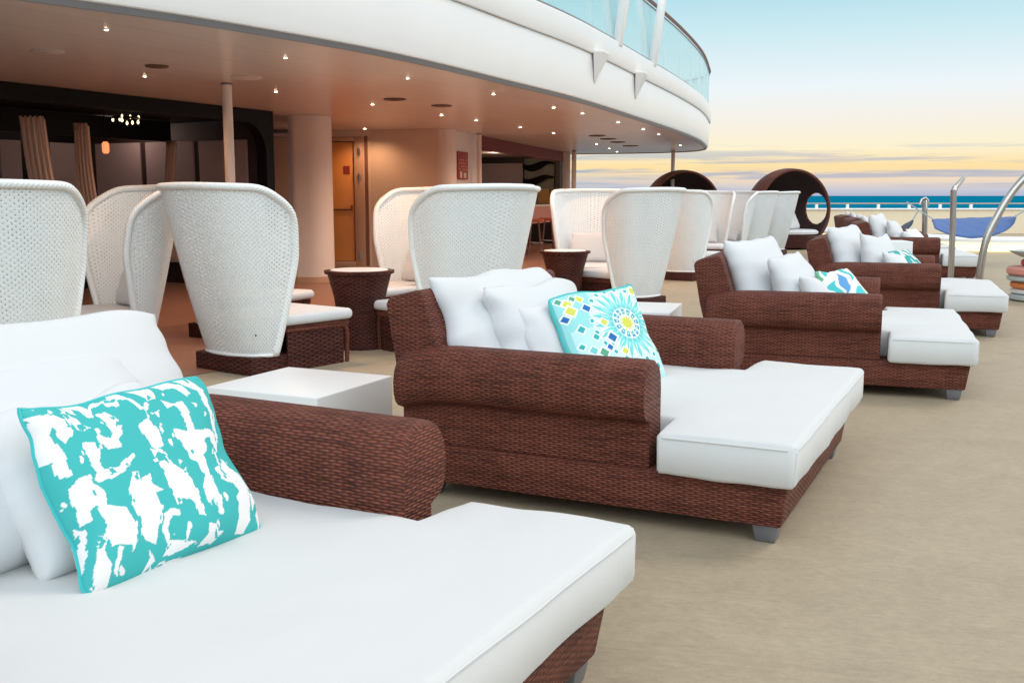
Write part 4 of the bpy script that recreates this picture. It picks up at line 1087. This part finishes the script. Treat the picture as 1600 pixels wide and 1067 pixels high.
mb = MB(); mb.tube([(.15 * math.cos(a), .15 * math.sin(a), -.07) for a in np.linspace(0, 6.28, 24, endpoint=False)], .014, 6, closed=True); mb.build('ring', M['black'], t)
for k in range(9):
    a = k * 2.4; mb = MB(); r_ = .09 if k % 2 else .15
    mb.lathe([(.003, -.145 + .03 * (k % 3)), (.015, -.13 + .03 * (k % 3)), (.012, -.11 + .03 * (k % 3)), (.003, -.095 + .03 * (k % 3))], 8, r_ * math.cos(a), r_ * math.sin(a)); mb.build('crystal', M['crystal'], t)

# ------------------------------------------------------------------ far end of the deck
bul = thing('bulwark', 'long sand-coloured bulwark with white cap at the far end of the deck', 'bulwark')
mb = MB(); mb.box(-4, 40, 34.0, 34.25, .003, .775); mb.build('panel', M['bulwark'], bul, smooth=False)
mb = MB(); mb.box(-4, 40, 33.94, 34.31, .778, .83); mb.build('cap', M['white'], bul, bevel=.01)
rl = thing('deck_rail', 'thin wooden handrail on short white stanchions along the far bulwark', 'railing')
mb = MB(); mb.tube([(x, 34.12, .985) for x in np.linspace(-4, 40, 12)], .022, 8); mb.build('handrail', M['railteak'], rl)
for k in range(36):
    x = -3.2 + k * 1.02
    mb = MB(); mb.box(x - .04, x + .04, 34.08, 34.16, .832, .962); mb.build('stanchion', M['white'], rl)
# curved low bench with a light strip under its edge
lb = thing('lit_bench', 'low curved pale bench glowing with warm light near the bulwark', 'bench')
bp = catmull([(8.2, 31.5), (8.7, 28.6), (9.1, 25.6), (9.8, 23.7), (11.1, 22.9), (13.0, 22.7), (15.5, 23.2), (18, 24.5)], 6)
band('light_panel', [(0, .004), (.02, .20)], M['strip'], lb, bp); 
band('bench_top', [(.06, .205), (.06, .27), (.03, .285), (-1.6, .285)], M['white'], lb, bp)

def steel_tube(parent, name, pts, r): 
    mb = MB(); mb.tube(catmull(pts, 6), r, 10); return mb.build(name, M['steel'], parent)
def atd(px, py, depth):
    a = (px - 800) / F; b = (533.5 - py) / F
    r = Vector((a, math.cos(TH) + b * math.sin(TH), -math.sin(TH) + b * math.cos(TH))); return r * (depth / r.y) + Vector((0, 0, H))
DH = 13.4
g = atd(1485, 440, DH); g.z = .01
t = thing('hammock_stand', 'bent steel tube with angled tip standing behind the fourth lounger', 'hammock frame', (g.x, g.y, 0))
loc = lambda p: Vector(p) - Vector((g.x, g.y, 0))
mb = MB(); mb.tube([loc(g), loc(atd(1487, 400, DH)), loc(atd(1489, 340, DH)), loc(atd(1490, 297, DH))], .038, 12); mb.build('upright', M['steel'], t)
mb = MB(); mb.tube([loc(atd(1490, 300, DH)), loc(atd(1492, 294, DH)), loc(atd(1505, 279, DH + .5))], [.038, .037, .028], 12); mb.build('angled_arm', M['steel'], t)
mb = MB(); mb.tube([loc(atd(1505, 279, DH + .5)), loc(atd(1514, 271, DH + .9))], .010, 6); mb.build('strap', M['grey_cloth'], t)
mb = MB(); mb.lathe([(.11, .004), (.11, .03)], 20); mb.build('foot_plate', M['steel'], t)
g2 = atd(1529, 452, DH); g2.z = .01
t = thing('hammock_stand', 'curved steel tube leaning outward at the right frame edge', 'hammock frame', (g2.x, g2.y, 0))
loc = lambda p: Vector(p) - Vector((g2.x, g2.y, 0))
mb = MB(); mb.tube([loc(p) for p in catmull([g2, atd(1532, 420, DH), atd(1541, 375, DH), atd(1560, 335, DH), atd(1581, 301, DH), atd(1604, 275, DH), atd(1632, 252, DH), atd(1668, 232, DH)], 6)], .047, 12); mb.build('curved_arm', M['steel'], t)
mb = MB(); mb.lathe([(.12, .004), (.12, .03)], 20); mb.build('foot_plate', M['steel'], t)
g3 = atd(1445, 395, 19.5); g3.z = .01
t = thing('steel_post', 'short steel post with rounded top left of the blue hammock', 'post', (g3.x, g3.y, 0))
loc = lambda p: Vector(p) - Vector((g3.x, g3.y, 0))
mb = MB(); mb.tube([loc(g3), loc(atd(1445, 330, 19.5)), loc(atd(1445, 316, 19.5)), loc(atd(1444, 310, 19.6))], [.05, .05, .055, .03], 12); mb.build('shaft', M['steel'], t)
mb = MB(); mb.tube([loc(atd(1437, 320, 19.5)), loc(atd(1440, 312, 19.5)), loc(atd(1446, 309, 19.5)), loc(atd(1450, 313, 19.5)), loc(atd(1450, 322, 19.5))], .022, 8); mb.build('hook', M['steel'], t)

def hammock(label, pa, pb, width, sag, mat):
    t = thing('hammock', label, 'hammock', pa, 0, 'hammocks at the far end')
    V = []; nx, ny = 30, 12
    d = Vector(pb) - Vector(pa)
    for i in range(nx + 1):
        u_ = i / nx; w = width * (math.sin(math.pi * min(1, max(0, .08 + u_ * .86)))) ** .45
        for j in range(ny + 1):
            v_ = j / ny - .5
            V.append((d.x * u_ + .1 * v_ , d.y * u_ + w * v_, d.z * u_ - sag * max(0, math.sin(math.pi * min(1, .06 + u_ * .94))) ** .5 * (.5 - v_) * (1.15 - .3 * v_) + .004 * math.sin(i * .9 + j)))
    Fc = [(i * (ny + 1) + j, (i + 1) * (ny + 1) + j, (i + 1) * (ny + 1) + j + 1, i * (ny + 1) + j + 1) for i in range(nx) for j in range(ny)]
    me = bpy.data.meshes.new('canvas'); me.from_pydata(V, [], Fc); boxuv(me); o = link('canvas', me, M[mat], t, ang=180); m_ = o.modifiers.new('thick', 'SOLIDIFY'); m_.thickness = .02
    return t, d
h1, hd = hammock('blue canvas hammock slung before the bulwark', atd(1459, 343, 18.5), atd(1584, 339, 18.5), .75, .25, 'blue_cloth')
mb = MB(); mb.tube([hd, hd + Vector((.35, 0, .20)), hd + Vector((.8, 0, .55))], .014, 6); mb.build('rope', M['grey_cloth'], h1)
mb = MB(); mb.tube([(0, 0, 0), (-.10, .3, .12), (-.15, .9, .30)], .012, 6); mb.build('rope', M['grey_cloth'], h1)
h2, hd = hammock('dark charcoal hammock end with cord, behind the fifth lounger pillows', atd(1388, 372, 22), atd(1426, 344, 22), .6, .05, 'navy_cloth')
mb = MB(); mb.tube([hd, hd + Vector((.08, 0, .14)), hd + Vector((.14, 0, .22))], .016, 6); mb.build('rope', M['grey_cloth'], h2)

# pile of round pads at the right frame edge
P = un(1628, 470, 0)
z = .006
for nm, r, hgt, mat, lb in (('round_pad', .36, .075, 'grey_cloth', 'grey round pad, lowest of the pile at the right frame edge'), ('round_pad', .345, .055, 'fabric', 'white round pad second from the bottom of the pile at the right edge'),
                            ('round_pad', .365, .085, 'orange_cloth', 'orange round pad in the pile at the right frame edge'), ('round_pad', .39, .060, 'grey_cloth', 'grey round pad above the orange one in the right edge pile'),
                            ('round_pad', .41, .10, 'coral', 'coral round pad in the pile, under the red cushion'), ('round_pad', .25, .085, 'red_cloth', 'small red round cushion below the grey dish at the right edge')):
    o = MB(); o.lathe([(r - .03, z), (r, z + hgt * .25), (r, z + hgt * .75), (r - .03, z + hgt), (.02, z + hgt + .004)], 36, P.x + random.uniform(-.02, .02), P.y)
    o = o.build(nm, M[mat], None, ang=50); tag(o, lb, 'cushion', 'pile of round pads'); z += hgt + .006
o = MB(); o.lathe([(.12, z), (.24, z + .02), (.36, z + .075), (.375, z + .095), (.36, z + .09), (.22, z + .04), (.02, z + .03)], 36, P.x - .02, P.y)
tag(o.build('shallow_dish', M['grey_cloth'], None, ang=50), 'shallow grey dish on top of the pile at the right frame edge', 'dish')

# ------------------------------------------------------------------ world, sun, camera
w = bpy.data.worlds.new('World'); S.world = w; w.use_nodes = True
t = NT(w.node_tree)
out = t.n('ShaderNodeOutputWorld'); bg = t.n('ShaderNodeBackground'); t.l(bg.outputs[0], out.inputs[0])
dirv = t.n('ShaderNodeTexCoord').outputs['Generated']; dx, dy, dz = t.sep(dirv)
fac = t.m('DIVIDE', t.m('ADD', dz, .05), .40, clamp=True)
def zp(z): return (z + .05) / .40
ramp = t.ramp(fac, [(0, lin(120, 150, 175)), (zp(-.002), lin(175, 180, 205)), (zp(.004), lin(200, 202, 214)), (zp(.013), lin(241, 220, 197)), (zp(.026), lin(254, 225, 165)), (zp(.043), lin(253, 241, 207)),
                    (zp(.068), lin(247, 241, 230)), (zp(.10), lin(236, 245, 249)), (zp(.15), lin(203, 234, 242)), (zp(.19), lin(174, 220, 235)), (.82, lin(200, 226, 236)), (1, lin(222, 228, 230))])
az = t.m('ARCTAN2', dx, dy)
cv = t.comb(t.m('MULTIPLY', az, 5.0), t.m('MULTIPLY', dz, 135.0), 3.3)
cn = t.noise(cv, 1.0, 7, .62, .5)
cm = t.m('MULTIPLY', t.m('SUBTRACT', cn, .495, clamp=True), 9.0, clamp=True)
lo_ = t.m('SUBTRACT', 1, t.m('MULTIPLY', t.m('ABSOLUTE', t.m('SUBTRACT', dz, .024)), 42.0), clamp=True)
cm = t.m('MULTIPLY', cm, t.m('POWER', lo_, .5))
left = t.m('SUBTRACT', 1, t.m('MULTIPLY', t.m('ADD', az, -.05), 5.0), clamp=True)     # bluer bank to the left
ccol = t.mix(left, lin(142, 166, 208), lin(96, 158, 212))
sky = t.mix(t.m('MULTIPLY', cm, .68), ramp, ccol)
bank = t.m('MULTIPLY', t.m('SUBTRACT', 1, t.m('MULTIPLY', t.m('ABSOLUTE', t.m('SUBTRACT', dz, t.m('ADD', .002, t.m('MULTIPLY', left, .010)))), 70.0), clamp=True), t.m('ADD', .25, t.m('MULTIPLY', left, .65)), clamp=True)
sky = t.mix(t.m('MULTIPLY', bank, .38), sky, ccol)
nish = t.n('ShaderNodeTexSky', sky_type='NISHITA', sun_disc=False)
SUN_EL, SUN_AZ = R(46), R(66)              # azimuth measured from +y towards +x
nish.sun_elevation = SUN_EL; nish.sun_rotation = SUN_AZ
nsc = t.mix(1.0, nish.outputs[0], (.10, .10, .10, 1), 'MULTIPLY')
up = t.m('MULTIPLY', t.m('SUBTRACT', dz, .30), 2.2, clamp=True)
sky = t.mix(t.m('MULTIPLY', up, .4), sky, nsc)
br = t.m('ADD', 1.0, t.m('MULTIPLY', t.m('MULTIPLY', t.m('SUBTRACT', dz, .2), 2.5, clamp=True), .12))
rear_fill = t.m('MULTIPLY', t.m('MULTIPLY', t.m('ADD', t.m('MULTIPLY', dy, -1.4), .05, clamp=True), t.m('MULTIPLY', t.m('ADD', dz, .02), 3.0, clamp=True)), 2.35)      # added fill: sky behind the camera brightened to light camera-facing sides
br = t.m('ADD', br, rear_fill)
low_dim = t.m('MULTIPLY', t.m('MULTIPLY', dy, -3.0, clamp=True), t.m('SUBTRACT', 1, t.m('MULTIPLY', dz, 3.2), clamp=True))   # low sky behind the camera dimmed to deepen contact shadows
br = t.m('MULTIPLY', br, t.m('SUBTRACT', 1, t.m('MULTIPLY', low_dim, .75)))
sky = t.mix(1.0, sky, t.comb(br, br, br), 'MULTIPLY')
t.l(sky, bg.inputs[0]); bg.inputs[1].default_value = .87
sd = bpy.data.lights.new('sun', 'SUN'); sd.energy = 1.0; sd.angle = R(22); sd.color = (1, .88, .77)
so = bpy.data.objects.new('sun', sd); COL.objects.link(so)
v = Vector((math.sin(SUN_AZ) * math.cos(SUN_EL), math.cos(SUN_AZ) * math.cos(SUN_EL), math.sin(SUN_EL)))
so.rotation_euler = v.to_track_quat('Z', 'Y').to_euler(); so.location = v * 30

cd = bpy.data.cameras.new('camera'); cd.sensor_width = 36; cd.lens = 36; cd.clip_end = 120000; cd.clip_start = .05
co = bpy.data.objects.new('camera', cd); COL.objects.link(co); co.location = (0, 0, H); co.rotation_euler = (math.pi / 2 - TH, 0, 0)
S.camera = co
S.view_settings.view_transform = 'Standard'; S.view_settings.look = 'None'; S.view_settings.exposure = .21; S.view_settings.gamma = 1
S.cycles.use_denoising = True; S.cycles.max_bounces = 8; S.cycles.transparent_max_bounces = 16; S.cycles.sample_clamp_indirect = 4
